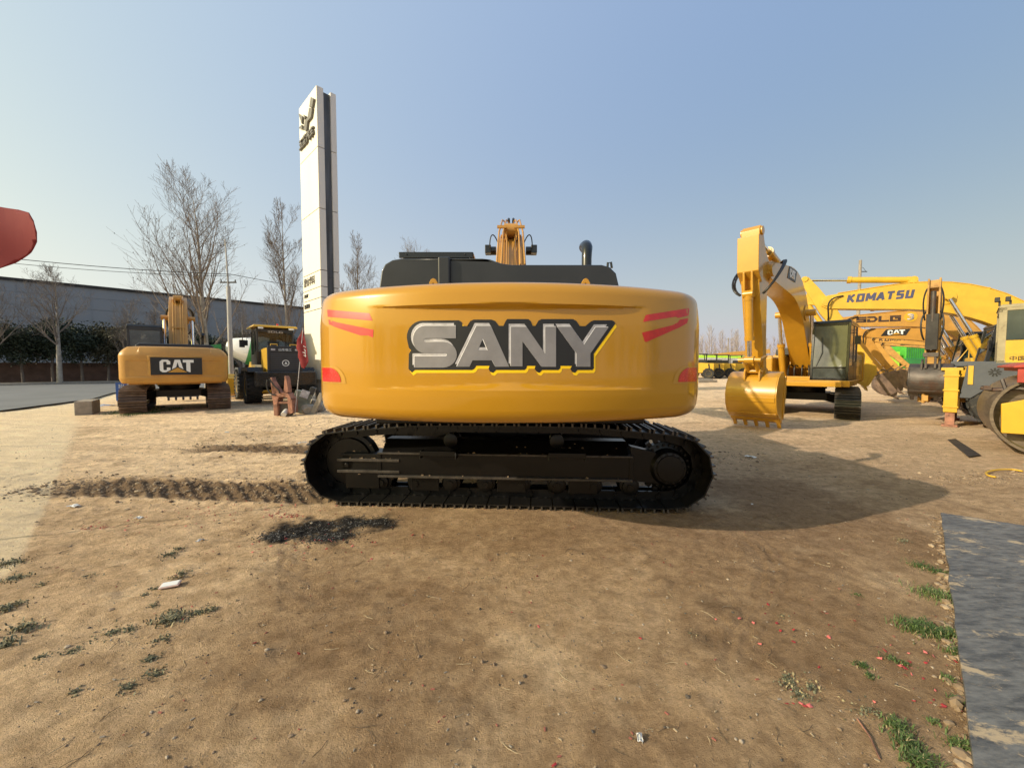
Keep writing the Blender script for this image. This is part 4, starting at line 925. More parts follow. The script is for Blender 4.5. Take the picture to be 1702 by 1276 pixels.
# ------------------------------------------------------------------ concrete mixer truck farther back
mx = thing('mixer_truck', 'white and green concrete mixer truck behind the yellow wheel loader', 'truck', (-18.3, 28.6, 0), R(-52))
b = MB(); b.lathe([(.25,-2.6),(.62,-2.3),(1.18,-.6),(1.22,.5),(.8,1.9),(.3,2.3)], (0, .2, 2.55), (0, 1, -.22), 36); dr = b.build('mixing_drum', M['white'], mx)
b = MB(); q = Vector((0,1,-.22)).normalized()
b.lathe([(1.215,-.22),(1.235,-.2),(1.235,-.02),(1.215,0)], Vector((0,.2,2.55)), (0,1,-.22), 36, caps=False); b.lathe([(.99,-1.3),(.99+.02,-1.28),(1.09,-.95),(1.07,-.93)], Vector((0,.2,2.55)), (0,1,-.22), 36, caps=False); b.build('drum_stripe', M['green_dk'], dr)
b = MB(); b.box((0,.4,1.05),(.9,7.2,.25)); b.box((0,-2.3,1.7),(.7,.2,1.0)); b.prism([(-3.4,2.2),(-2.6,2.6),(-2.6,3.2),(-3.2,3.1)], 'x', -.45, .45); b.build('chassis', M['green_dk'], mx, bevel=.02)
b = MB(); b.prism([(3.2,.7),(5.1,.7),(5.15,1.8),(4.95,3.0),(3.2,3.1)], 'x', -1.2, 1.2); b.build('truck_cab', M['white'], mx, bevel=.08)
for s in (-1,1):
    for y in (4.1,-1.2,-2.5): wheel(mx, (s*1.0, y, .52), .52, .32, rim=M['white'], lug=16)
# ------------------------------------------------------------------ backhoe loader
bh = thing('backhoe_loader', 'grey and yellow backhoe loader with a hanging rusty bucket and a yellow stabilizer leg', 'backhoe loader', (13.5, 10.5, 0), R(219.7))
for s in (-1,1): wheel(bh, (s*.82, .06, .74), .74, .46, rim=M['yel_worn'], lug=22); wheel(bh, (s*.86, 2.2, .5), .5, .34, rim=M['yel_worn'], lug=18)
b = MB(); b.box((0,.9,.85),(.7,3.4,.4)); b.tube((-.8,0,.74),(.8,0,.74),.16); b.box((0,-.90,.75),(2.1,.22,.55)); b.box((0,-.9,1.0),(1.2,.4,.7)); b.build('chassis', M['yel_worn'], bh, bevel=.02)
for s in (-1,1):
    f = MB(); f.prism([(-.80,.80),(-.68,1.74),(.95,1.76),(1.15,1.4),(1.1,1.36),(.5,1.38),(.0,1.27),(-.36,1.04),(-.60,.80)], 'x', s*1.06, s*1.09); f.prism([(-.78,.84),(-.68,1.73),(.85,1.75),(.85,1.60),(.3,1.58),(-.2,1.52),(-.55,1.2),(-.70,.84)], 'x', s*.58, s*1.06); fd = f.build('fender', M['grey_paint'], bh, bevel=.02)
    f = MB(); f.T = frame((s*1.092, -.22, 1.50), (0,1,0), (0,0,1))
    for k in range(9):
        th = 2*math.pi*k/9+.2; f.prism([(math.cos(th)*.03-math.sin(th)*.012, math.sin(th)*.03+math.cos(th)*.012), (math.cos(th)*.03+math.sin(th)*.012, math.sin(th)*.03-math.cos(th)*.012), (math.cos(th)*.11+math.sin(th)*.016, math.sin(th)*.11-math.cos(th)*.016), (math.cos(th)*.11-math.sin(th)*.016, math.sin(th)*.11+math.cos(th)*.016)], 'z', -.004*s-.002, .004*s+.002)
    f.build('fan_slots', M['ink'], fd, smooth=0)
    f = MB(); f.box((s*1.10, -.62, 1.42), (.03, .09, .50)); f.build('fender_edge', M['yel_pale'], bh)
b = MB(); b.box((0,-.35,1.72),(1.5,1.3,.14)); b.build('cab_floor', M['grey_paint'], bh, bevel=.02)
cb = cab(bh, -.80, .80, -.20, 1.75, 1.72, 3.22, M['cab_grey'], M['glass_dark'], mlow=M['yel_pale'], lean=.08)
b = MB(); b.box((.815, .85, 1.86), (.04, 1.8, .30)); lowp = b.build('cab_panel', M['yel_pale'], cb, bevel=.006)
text_part('中国龙工', 'lettering', M['ink'], lowp, frame((.837, .27, 1.86), (0,1,0), (0,0,1)), width=.52, height=.12, offset=.01)
for dy in (0, .22):
    b = MB(); b.box((.74, -.20+dy*.8, 3.30), (.04,.04,.14)); b.box((.74, -.24+dy*.8, 3.40), (.14,.09,.12)); b.build('work_lamp', M['ink'], cb, bevel=.01)
b = MB(); b.box((0,2.6,1.35),(.9,1.7,.8)); b.build('hood', M['yel_pale'], bh, bevel=.05)
for s in (-1,1):
    st = MB(); st.box((s*1.05,-.95,.98),(.30,.26,1.16)); st.box((s*1.05,-.95,1.58),(.26,.4,.08)); 
    for z in (.55,1.0,1.4): st.box((s*1.05,-.95,z),(.34,.30,.05))
    o = st.build('stabilizer_leg', M['yel_pale'], bh, bevel=.012)
    st = MB(); st.box((s*1.05,-.95,.24),(.20,.18,.44)); st.box((s*1.05,-.95,.03),(.32,.30,.06)); st.build('stabilizer_foot', M['rust'] if s > 0 else M['darkred'], o, bevel=.008)
b = MB()
for z in (.75,1.3): b.box((0,-1.42,z),(2.3,.1,.16))
b.box((.25,-1.5,1.0),(.5,.24,.8)); b.box((.5,-1.62,1.05),(.3,.3,.5))
for x in (-.5, 0, .6, .85): b.tube((x,-1.48,.6),(x,-1.48,1.35),.04)
b.build('slide_frame', M['yel_worn'], bh, bevel=.01)
b = MB(); b.path(bez((.4,-1.5,1.2),(.6,-1.9,1.6),(.9,-1.7,1.1),(.8,-1.5,.7),8),.03,6); b.path(bez((.2,-1.5,1.3),(.5,-2.0,1.5),(.6,-1.9,.9),(.7,-1.5,.8),8),.03,6); b.build('hydraulic_hose', M['hose'], bh)
# boom slewed to the side: it lies in a plane along local +X
DX, DY = .92, -1.36
b = MB(); b.prism([(-.35,.95),(-.05,1.0),(-.15,2.4),(.35,3.75),(.98,4.08),(1.0,3.86),(.5,3.55),(.15,2.6),(.1,1.1),(.1,.9),(-.35,.9)], 'y', DY-.13, DY+.13); b.build('boom', M['yel_worn'], bh, bevel=.01)
b = MB()
for s in (-.11,.11): b.prism([(DX-.12,4.10),(DX+.12,4.12),(DX+.16,3.2),(DX+.12,1.9),(DX-.10,1.88),(DX-.14,3.2)], 'y', DY+s-.02, DY+s+.02)
b.box((DX-.08,DY,2.9),(.03,.22,1.9)); b.build('dipper_arm', M['yel_worn'], bh, bevel=.008)
b = MB(); b.box((DX+.17, DY, 2.62),(.12,.24,1.0)); b.build('dipper_cover', M['steel_dk'], bh, bevel=.01)
b = MB(); b.tube((DX+.20,DY,3.75),(DX+.18,DY,2.9),.055); b.tube((DX+.18,DY,2.9),(DX+.2,DY,2.1),.03); b.box((DX+.12,DY,1.98),(.2,.3,.12)); b.box((DX+.16,DY-.09,1.8),(.08,.05,.4)); b.box((DX+.16,DY+.09,1.8),(.08,.05,.4)); b.build('bucket_link', M['steel'], bh, bevel=.008)
for s in (-1,1):
    b = MB(); b.path(bez((DX+.1,DY+s*.13,3.85),(DX+.2,DY+s*.22,3.6),(DX+.2,DY+s*.2,3.3),(DX+.15,DY+s*.15,2.95),10),.02,6); b.path(bez((DX+.1,DY+s*.13,3.2),(DX+.3,DY+s*.26,3.0),(DX+.3,DY+s*.22,2.6),(DX+.15,DY+s*.15,2.4),10),.02,6); b.build('hydraulic_hose', M['hose'], bh)
tm = thing('t','',''); tm.location = (0,0,0)
bk_, _T = bucket_mesh(tm, (0,0), 0.0, .80, .68, M['steel'], M['steel'], 4)
bk_.parent = bh; bk_.location = (DX-.1, DY, 1.72); bk_.rotation_euler = (0,0,R(-90)); bpy.data.objects.remove(tm)
# ------------------------------------------------------------------ road roller at the right edge
a_ = Vector((.72,.69,0)); cn = Vector((9.67,6.8,0))+a_*1.05
rl = thing('road_roller', 'single drum road roller cut by the right edge, smooth steel drum with a yellow frame', 'road roller', (cn.x, cn.y, 0), R(43.8))
b = MB(); b.lathe([(.70,-1.02),(.745,-1.05),(.75,-1.03),(.75,1.03),(.745,1.05),(.70,1.02)], (0,0,.75), (1,0,0), 72, caps=False)
b.lathe([(.745,-1.05),(.70,-1.05),(.69,-.80),(.1,-.78)], (0,0,.75), (1,0,0), 60, caps=False); dm = b.build('drum', M['drum'], rl, smooth=40)
b = MB(); b.lathe([(.705,-1.045),(.685,-.86),(.685,-.79),(.05,-.785)], (0,0,.75), (1,0,0), 60, caps=False); b.build('drum_disc', surf('olive drum disc', (.30,.24,.07), .6, var=.25, dirt=(.14,.1,.06), dirt_amt=.4), dm)
b = MB(); b.lathe([(.46,-.99),(.46,-1.03),(.05,-1.03)], (0,0,.72), (1,0,0), 40); b.build('hub_plate', M['yel_pale'], dm)
b = MB()
for s in (-1,1): b.prism([(-.42,.42),(.60,.40),(.62,.95),(.20,1.10),(-.34,1.06),(-.42,.98)], 'x', s*1.04, s*1.12); b.box((s*1.08,-1.3,.75),(.10,1.8,.30))
b.box((0,-1.1,.9),(2.2,.3,.5)); yf_ = b.build('drum_frame', M['yel_pale'], rl, bevel=.015)
b = MB(); b.lathe([(.07,-1.125),(.07,-1.128),(.02,-1.128)], (0,-.30,.62), (1,0,0), 20); b.build('frame_port', M['yel_worn'], yf_)
b = MB(); b.box((.0,-.3,1.60),(2.0,1.4,.08)); b.prism([(.50,1.62),(.50,1.66),(.30,1.72),(-.1,1.78),(-1.0,1.84),(-1.0,1.62)], 'x', -1.08, 1.0); rb_ = b.build('front_bumper', M['redpaint'], rl, bevel=.02)
bx = [(-.30,-.03),(-.25,-.05),(-.25,.11),(-.30,.11)]
text_part('I CI', 'lettering', M['yel_pale'], rb_, frame((-.853, .55, 1.42), (0,-1,0), (0,0,1)), width=.8, height=.17, offset=.035) if False else None
b = MB(); b.box((-1.13,-.12,1.48),(.05,1.15,.25)); b.box((-1.145,.30,1.48),(.03,.03,.25)); rp = b.build('side_plate', M['redpaint'], rb_, bevel=.01)
text_part('I CI', 'lettering', M['yel_pale'], rp, frame((-1.158, -.10, 1.48), (0,-1,0), (0,0,1)), width=.80, height=.17, offset=.035)
b = MB(); b.path([(-.9,.86,1.24),(-.9,.7,1.20),(-.95,.4,1.25),(-1.0,.1,1.20)], .04, 6); b.path([(-.85,.6,1.4),(-1.0,.55,1.16)], .03, 6); b.box((-.93,.78,1.24),(.1,.1,.08)); b.build('tie_rod', M['steel'], rl)
b = MB(); b.box((0,-2.9,1.3),(1.6,2.6,1.0)); b.build('engine_body', M['yel_pale'], rl, bevel=.05)
for s in (-1,1): wheel(rl, (s*.85,-2.9,.72), .72, .5)
# ------------------------------------------------------------------ ground
rng = np.random.default_rng(5)
_P = rng.random((256, 256))
def vn(x, y, seed=0):
    x = x+seed*17.31; y = y+seed*9.77
    xi = np.floor(x).astype(int); yi = np.floor(y).astype(int); fx = x-xi; fy = y-yi
    fx = fx*fx*fx*(fx*(fx*6-15)+10); fy = fy*fy*fy*(fy*(fy*6-15)+10)
    g = lambda a, b: _P[a & 255, b & 255]
    return (g(xi,yi)*(1-fx)+g(xi+1,yi)*fx)*(1-fy)+(g(xi,yi+1)*(1-fx)+g(xi+1,yi+1)*fx)*fy
def fbm(x, y, o=4, seed=0, gain=.5):
    s = 0; a = 1; n = 0; f = 1
    for i in range(o): s = s+a*(vn(x*f, y*f, seed+i*3)*2-1); n += a; a *= gain; f *= 2.03
    return s/n
sstep = lambda a, b, t: (lambda u: u*u*(3-2*u))(np.clip((t-a)/(b-a), 0, 1))
def axis(lo, hi, d0, far, k):
    n = np.arange(lo, hi+1e-9, d0).tolist(); a, s = hi, d0; out = []
    while a < far: s *= k; a += s; out.append(a)
    b, s, pre = lo, d0, []
    while b > -far: s *= k; b -= s; pre.append(b)
    return np.array(list(reversed(pre))+n+out)
gx = axis(-7.5, 6.5, .032, 5000, 1.06)
gy = np.concatenate([np.arange(-40, .4, 3.0), np.arange(.4, 2.0, .018), np.arange(2.0, 6.5, .024), np.arange(6.5, 14, .05)])
t_, s_ = gy[-1], .05; ex_ = []
while t_ < 5500: s_ *= 1.07; t_ += s_; ex_.append(t_)
gy = np.concatenate([gy, ex_])
def ground_h(X, Y):
    near = 1/(1+np.maximum(0, np.hypot(X, Y)-14)/12)
    h = .028*fbm(X*.35, Y*.35, 2, 1)*near
    rough = .35+.65*sstep(3.6, 5.5, Y-.25*X*0)*sstep(2.0, -1.5, X)
    h = h+.020*rough*fbm(X*1.6, Y*2.6, 4, 4)*near + .0085*fbm(X*9, Y*9, 3, 9, .6)*(.75+rough*.6)*near + .010*fbm(X*3.1, Y*3.1, 3, 14)*near*sstep(.1, .5, fbm(X*.9, Y*.9, 2, 15))
    h = h+.055*rough*fbm(X*.5+Y*.12, Y*2.4, 4, 12)*near*sstep(5.2, 7.5, Y)
    h = h-.02*(np.abs(fbm(X*.35+Y*.2, Y*2.0, 3, 16)) < .06)*near*sstep(7.8, 9.5, Y)*sstep(1.5, -1.5, X)
    for yc0, half, amp in ((4.80, .36, 1.0), (7.32, .34, .85)):
        yc = yc0-.065*X+.05*fbm(X*.6, X*0, 2, 21); d = np.abs(Y-yc)
        m = sstep(half+.12, half-.06, d)*sstep(-6.9, -5.6, X+.3*fbm(Y*3, X, 2, 8))*sstep(-2.1, -2.6, X)
        ph = (X*.85+(Y-yc)*.9)/.175+.6*fbm(X*2, Y*2, 2, 30); saw = np.abs((ph-np.floor(ph))*2-1)
        h = h+m*amp*(-.020+.048*(saw**1.4)*(.55+.6*vn(X*3, Y*3, 5)) + .022*fbm(X*8, Y*8, 3, 3)) + .03*amp*np.exp(-((d-half-.08)/.07)**2)*sstep(-6.6,-5,X)*sstep(-2.2,-2.8,X)*(.4+.8*vn(X*2,Y*5,6))
    U = X*.78+Y*.62; V = -X*.62+Y*.78                         # diagonal scuffs in the open foreground
    sc1 = np.maximum(0, 1-np.abs(fbm(U*.9, V*6.5, 3, 80))*2.2)**5; lf = sstep(1.2, -.8, X)*sstep(4.6, 3.8, Y)
    h = h-.013*sc1*lf*sstep(.0, .35, fbm(X*.8, Y*.8, 2, 83)+.1) + .010*fbm(U*1.6, V*9, 3, 86)*(lf*.9+.25)*near
    cr = sstep(.30, .5, fbm(X*5.5, Y*5.5, 3, 90, .6)); h = h+.011*cr*near*(.5+rough)
    # tyre print on the right
    xc = 2.35-.55*(3.7-Y)*sstep(3.7, 2.2, Y)-.1*(3.7-Y); m = sstep(.20, .17, np.abs(X-xc))*sstep(3.9, 3.4, Y)*sstep(1.9, 2.2, Y)
    u = (X-xc)/.10; st = np.exp(-((u-np.round(u))/.22)**2); h = h-m*st*.022*(.35+.8*vn(X*5, Y*18, 2))
    m2 = sstep(.16, .13, np.abs(X+1.9+.6*(Y-3.3)))*sstep(4.2, 3.9, Y)*sstep(2.3, 2.7, Y); ph = (Y-X)/.085; h = h-m2*.016*(np.abs((ph-np.floor(ph))*2-1) > .5)
    # level pads under the machines, the street kept lower
    for cx, cy, rr in ((0, 6.05, 3.0), (-13.7, 15.5, 3.4), (10.7, 14.1, 3.4), (13.5, 10.4, 2.6), (10.3, 7.6, 2.4), (-11, 19, 3)):
        k = sstep(rr, rr-1.0, np.hypot(X-cx, Y-cy)); h = h*(1-k*.85)
    h = h-.10*sstep(-30, -36, X-Y)*sstep(-12, -16, X)
    return h
def soil(X, Y):
    n1 = fbm(X*.8, Y*.8, 4, 40); n2 = fbm(X*2.6, Y*2.6, 4, 44); n3 = fbm(X*.45, Y*2.2, 4, 48)
    n4 = fbm(X*7, Y*7, 4, 52, .6)
    pale = np.zeros_like(X)
    left = sstep(1.5, -3.0, X)*sstep(3.9, 5.6, Y)
    pale = pale+left*(.62+.5*n3)
    pale = pale+sstep(8, 13, Y)*.42*(1+n3)+.30*sstep(2.0, 4.5, X)*sstep(3.4, 4.4, Y)*(.6+.8*n3)  # last term: soil colour raised to lighten the big excavator's shadow
    pale = pale+.22*sstep(.05, .5, n1)*sstep(-1.0, -3.0, X)
    ax_ = np.interp(Y, [0, 3.1, 4.8, 13.0, 20], [-1.9, -4.1, -5.85, -14.7, -21])
    apron = sstep(.03, -.03, X-ax_-.04*n2)*(Y > -5); pale = np.maximum(pale, apron*.6)
    for px, py, r, a in ((700,1200,.34,.9),(760,1185,.2,.8),(610,1210,.22,.6),(880,1085,.2,.8),(930,1115,.2,.75),(980,1140,.16,.6),(900,1060,.12,.6),(1340,922,.14,.8),(1480,960,.2,.8),(1430,905,.25,.5),(1500,880,.35,.5),(1090,885,.07,.9),(330,1230,.3,.4),(1010,1190,.1,.5)):
        g = gp(px, py); d = np.hypot(X-g.x, (Y-g.y)*1.1)/r; pale = np.maximum(pale, a*sstep(1.15, .35, d+1.15*n2+.35*n1+.5*n4))
    moist = sstep(-.05, .45, fbm(X*.7, Y*.7, 4, 60)+.28*sstep(3.2, -.5, np.hypot((X-.9)*.6, (Y-3.3)*.9)))*.55
    moist = (moist*.75+.42+.2*n2+.14*n4)*sstep(7.5, 5.0, Y)*sstep(-2.6, -1.2, X)+.35*sstep(1.5, 4, X)*sstep(12, 7, Y)*(.7+.6*n1)
    g = gp(720, 890); moist = np.maximum(moist, .7*sstep(1.3, .3, np.hypot((X-g.x)/1.1, (Y-g.y)/.5)+.5*n2))
    g = gp(880, 900); moist = np.maximum(moist, .8*sstep(1.3, .3, np.hypot((X-g.x)/.75, (Y-g.y)/.45)+.5*n2))
    moist = np.maximum(moist, .45*sstep(.32, .42, fbm(X*2.3, Y*2.3, 5, 95, .62))*sstep(.9, 1.4, Y)); pale = np.maximum(pale, .42*sstep(.30, .42, fbm(X*1.9, Y*3.1, 5, 97, .62))*sstep(7, 5, Y))
    ash = np.zeros_like(X)
    pale = pale+.30*sstep(.6, -1.6, X)*sstep(5.0, 3.4, Y)*(.55+.5*n1+.5*n3)
    for px, py, rx, ry in ((525,877,.55,.16),(600,868,.4,.13),(470,888,.22,.10),(545,892,.3,.09),):
        g = gp(px, py); ash = np.maximum(ash, sstep(1.25, .55, np.hypot((X-g.x)/rx, (Y-g.y)/(ry*1.6))+.75*fbm(X*7, Y*7, 4, 70)))
    for px, py, r in ((1180,1000,.12),(1165,1060,.1),(1060,950,.06)):
        g = gp(px, py); ash = np.maximum(ash, .25*sstep(1.2, .5, np.hypot(X-g.x, Y-g.y)/r+.6*n2))
    xc = 2.35-.55*(3.7-Y)*sstep(3.7, 2.2, Y)-.1*(3.7-Y); u = (X-xc)/.10; tp = sstep(.24, .19, np.abs(X-xc))*sstep(3.9, 3.4, Y)*sstep(1.9, 2.2, Y)*np.exp(-((u-np.round(u))/.24)**2)*(.5+.5*n2)  # tyre print grooves coloured darker, through the moist channel
    ph = (Y-X)/.085; tp = np.maximum(tp, .7*sstep(.16, .13, np.abs(X+1.9+.6*(Y-3.3)))*sstep(4.2, 3.9, Y)*sstep(2.3, 2.7, Y)*(np.abs((ph-np.floor(ph))*2-1) > .5)*(.6+.4*n2)); moist = np.maximum(moist, np.clip(tp, 0, 1))
    for yc0, half in ((4.80, .36), (7.32, .34)):
        dd = np.abs(Y-(yc0-.065*X+.05*fbm(X*.6, X*0, 2, 21))); mm = sstep(half+.10, half-.10, dd+.12*n2)*sstep(-6.9, -5.6, X+.3*n1)*sstep(-2.0, -2.6, X); pale = pale*(1-.9*mm); moist = np.maximum(moist, .95*mm); ash = np.maximum(ash, .42*mm)
    return np.clip(pale, 0, 1), np.clip(moist, 0, 1), np.clip(ash, 0, 1), np.clip(apron, 0, 1)
GX, GY = np.meshgrid(gx, gy); GZ = ground_h(GX, GY); nx_, ny_ = len(gx), len(gy)
me = bpy.data.meshes.new('ground'); me.vertices.add(nx_*ny_)
me.vertices.foreach_set('co', np.stack([GX, GY, GZ], -1).astype(np.float32).ravel())
ii = (np.arange(ny_-1)[:, None]*nx_+np.arange(nx_-1)[None, :]).ravel(); quads = np.stack([ii, ii+1, ii+nx_+1, ii+nx_], -1).astype(np.int32)
me.loops.add(quads.size); me.loops.foreach_set('vertex_index', quads.ravel()); me.polygons.add(len(quads))
me.polygons.foreach_set('loop_start', np.arange(0, quads.size, 4, dtype=np.int32)); me.update(calc_edges=True); me.shade_smooth()
pa, mo, as_, ap_ = soil(GX, GY); at_ = me.color_attributes.new('soil', 'FLOAT_COLOR', 'POINT')
at_.data.foreach_set('color', np.stack([pa, mo, as_, ap_], -1).astype(np.float32).ravel())
m, nt, p = _mat('dry trampled soil')
va = nt.nodes.new('ShaderNodeVertexColor'); va.layer_name = 'soil'; sp_ = nt.nodes.new('ShaderNodeSeparateColor'); nt.links.new(va.outputs[0], sp_.inputs[0])
base = _mix(nt, _ramp(nt, _noise(nt, 1.3, 8, rough=.65), .35, .7), (.52,.375,.235), (.66,.485,.315))
base = _mix(nt, _ramp(nt, _noise(nt, .35, 6, stretch=(.5,1.6,1)), .42, .72), base, (.70,.53,.355))
base = _mix(nt, sp_.outputs[0], base, (.84,.66,.455)); base = _mix(nt, sp_.outputs[1], base, (.345,.235,.142))
fine = _noise(nt, 38, 8, rough=.75); base = _mix(nt, _ramp(nt, fine, .36, .50, (.62,.60,.58,1), (1,1,1,1)), (0,0,0), base) if False else _mix(nt, .55, base, _ramp(nt, fine, .32, .66, (.56,.53,.50,1), (1.14,1.13,1.12,1)), 'MULTIPLY')
sp2 = _noise(nt, 9, 8, rough=.7); base = _mix(nt, .7, base, _ramp(nt, sp2, .38, .58, (.68,.64,.60,1), (1.14,1.14,1.14,1)), 'MULTIPLY')
ashc = _mix(nt, _ramp(nt, _noise(nt, 16, 7, rough=.8), .54, .68), (.018,.016,.016), (.16,.15,.15))
blot = _noise(nt, 3.1, 10, rough=.78, dist=.4, stretch=(.7,1.5,1)); base = _mix(nt, .45, base, _ramp(nt, blot, .36, .60, (.58,.53,.48,1), (1.10,1.09,1.07,1)), 'MULTIPLY')
spk = _noise(nt, 120, 3, rough=.6); base = _mix(nt, .45, base, _ramp(nt, spk, .30, .42, (.38,.35,.32,1), (1,1,1,1)), 'MULTIPLY'); base = _mix(nt, _ramp(nt, spk, .66, .74), base, (.50,.40,.28))
base = _mix(nt, va.outputs[1], base, _mix(nt, _ramp(nt, _noise(nt, 2.2, 7, rough=.7, stretch=(.5,1.8,1)), .35, .65), (.62,.50,.345), (.82,.67,.46)))
base = _mix(nt, sp_.outputs[2], base, ashc)
base = _mix(nt, 1.0, base, (1.34,1.31,1.27,1), 'MULTIPLY')
nt.links.new(base, p.inputs['Base Color']); p.inputs['Roughness'].default_value = .95; p.inputs['Specular IOR Level'].default_value = .12
hgt = _mix(nt, .5, _noise(nt, 55, 9, rough=.7), _noise(nt, 11, 7, rough=.65)); hg2 = _mix(nt, .35, hgt, _noise(nt, 150, 5, rough=.7)); _bump(nt, p, hg2, 1.0, .12)
ground = link('ground', me, m); tag(ground, kind='structure')
def gz(x, y): return float(ground_h(np.array([[x]]), np.array([[y]]))[0, 0])
# ------------------------------------------------------------------ street, kerb, pavement
def sheet(name, pts, z, mat, step=0):
    b = MB(); b.add([(x, y, z) for x, y in pts], [tuple(range(len(pts)))]); o = b.build(name, mat, smooth=0); tag(o, kind='structure'); return o
asph = surf('grey worn asphalt', (.165,.165,.165), .9, var=.12, vscale=.5, dirt=(.24,.2,.15), dirt_amt=.25, dscale=.6, bump=.2)
sheet('road', [(-7,-16),(-14,-1),(-19.5,14.6),(-21.8,19.9),(-25.5,24.5),(200,250),(171,250),(-109,-30),(-79,-60),(-7,-60)], -.02, asph)
pave = surf('pale pavement slabs', (.34,.30,.26), .9, var=.12, vscale=2)
kb = MB(); q = Quaternion((0,0,1), R(45)); kb.box((30.0+.1, 109.0-.1, .04), (400, .24, .18), q)
tag(kb.build('kerb', M['concrete'], smooth=0), kind='structure')
pv = MB(); pv.box((29.0, 110.0, .05), (400, 2.6, .16), q); tag(pv.build('pavement', pave, smooth=0), kind='structure')
verge = surf('brown weedy verge', (.13,.10,.06), .95, var=.4, vscale=2)
vg = MB(); vg.box((26.2, 112.8, .03), (400, 5.2, .16), q); tag(vg.build('verge', verge, smooth=0), kind='structure')
# ------------------------------------------------------------------ long grey building
bm_ = surf('blue grey wall cladding', (.215,.235,.265), .55, var=.05, vscale=.15, stretch=(.3,.3,2))
bld = thing('warehouse', 'long blue grey windowless warehouse behind the trees across the road', 'building', (-60.3, 44.7, 0), R(45.2))
b = MB(); Lb = 128
for k in range(8):
    b.box((Lb/2-36, 8, .75+k*1.5), (Lb, 16-(0.02 if k % 2 else 0), 1.43))
b.box((Lb/2-36, 8, 6), (Lb-.1, 15.9, 11.7)); b.build('wall', bm_, bld, smooth=0)
b = MB(); b.box((Lb/2-36, -.06, 11.95), (Lb+.3, .30, .34)); b.build('parapet', M['steel_dk'], bld, smooth=0)
b = MB()
for k in range(22): b.box((-34+k*6, -.012, 6), (.04, .03, 11.6))
b.build('panel_joint', bm_, bld, smooth=0)
wl = MB(); wl.box((0,0,1.0), (150, .22, 2.1)); 
o = wl.build('boundary_wall', surf('red brown brick wall', (.17,.105,.08), .9, var=.25, vscale=1.2, dirt=(.07,.06,.05), dirt_amt=.3), smooth=0, loc=None)
o.location = (-19.5, 68.5, 0); o.rotation_euler = (0,0,R(45)); tag(o, 'low red brown brick wall behind the evergreen trees across the road', 'wall')
# ------------------------------------------------------------------ evergreens across the road
def leaf_mat(name, a, b_):
    m, nt, p = _mat(name); nt.links.new(_mix(nt, _ramp(nt, _noise(nt, 1.2, 4), .35, .65), a, b_), p.inputs['Base Color']); p.inputs['Roughness'].default_value = .7
    return m
LG = [leaf_mat('dark needle green', (.018,.032,.018), (.05,.065,.035)), leaf_mat('olive brown leaves', (.045,.042,.022), (.085,.075,.035))]
def evergreen(seed, label, mat):
    r_ = random.Random(seed); t = thing('evergreen_tree', label, 'tree', group='evergreen trees along the wall across the road')
    tr = MB(); tr.path([(0,0,-.1),(.05,0,1.2),(0,.06,2.6),(.04,0,4.2)], [.12,.10,.08,.03], 7)
    for k in range(7): a = r_.uniform(0,6.3); z = 1.6+k*.4; tr.tube((0,0,z), (1.3*math.cos(a), 1.3*math.sin(a), z+.5), .035, .01, 5)
    tr.build('trunk', M['twig'], t)
    vs, fs = [], []; lobes = [(r_.uniform(-1.1,1.1), r_.uniform(-1.1,1.1), r_.uniform(2.4,4.9), r_.uniform(.55,1.15)) for _ in range(16)]
    for lx, ly, lz, lr in lobes:
        for k in range(420):
            v = Vector((r_.gauss(0,1), r_.gauss(0,1), r_.gauss(0,.75))).normalized()*lr*r_.uniform(.45,1.08)
            c = Vector((lx,ly,lz))+v; sz = r_.uniform(.05,.14); n = Vector((r_.gauss(0,1), r_.gauss(0,1), r_.gauss(0,1))).normalized()
            u = n.orthogonal().normalized()*sz; w_ = n.cross(u).normalized()*sz*.55; i = len(vs)
            vs += [c-u, c+w_, c+u, c-w_]; fs.append((i, i+1, i+2, i+3))
    b = MB(); b.add(vs, fs); b.build('crown', mat, t, smooth=0, recalc=False); return t
ev = [evergreen(1, '', LG[0]), evergreen(2, '', LG[0]), evergreen(3, '', LG[1])]
pos = []
ORD = 'first second third fourth fifth sixth seventh eighth ninth tenth eleventh twelfth thirteenth fourteenth fifteenth sixteenth seventeenth eighteenth nineteenth twentieth twenty-first twenty-second twenty-third twenty-fourth twenty-fifth twenty-sixth twenty-seventh twenty-eighth twenty-ninth thirtieth'.split()
for k in range(30): pos.append((-50.5+k*1.45+random.uniform(-.4,.4), 34.6+k*1.45+random.uniform(-.4,.4)))
for k, (x, y) in enumerate(pos):
    src = ev[2] if k % 7 == 5 else ev[k % 2]
    lab = 'olive brown evergreen in the row across the road, %s from the left' % ORD[k] if k % 7 == 5 else 'dark green evergreen in the row across the road, %s from the left' % ORD[k]
    c = copy_tree(src, None, (x, y, .08), random.uniform(0,6), lab, random.uniform(.90,1.18))
for e in ev:
    for ch in list(e.children): bpy.data.objects.remove(ch)
    bpy.data.objects.remove(e)
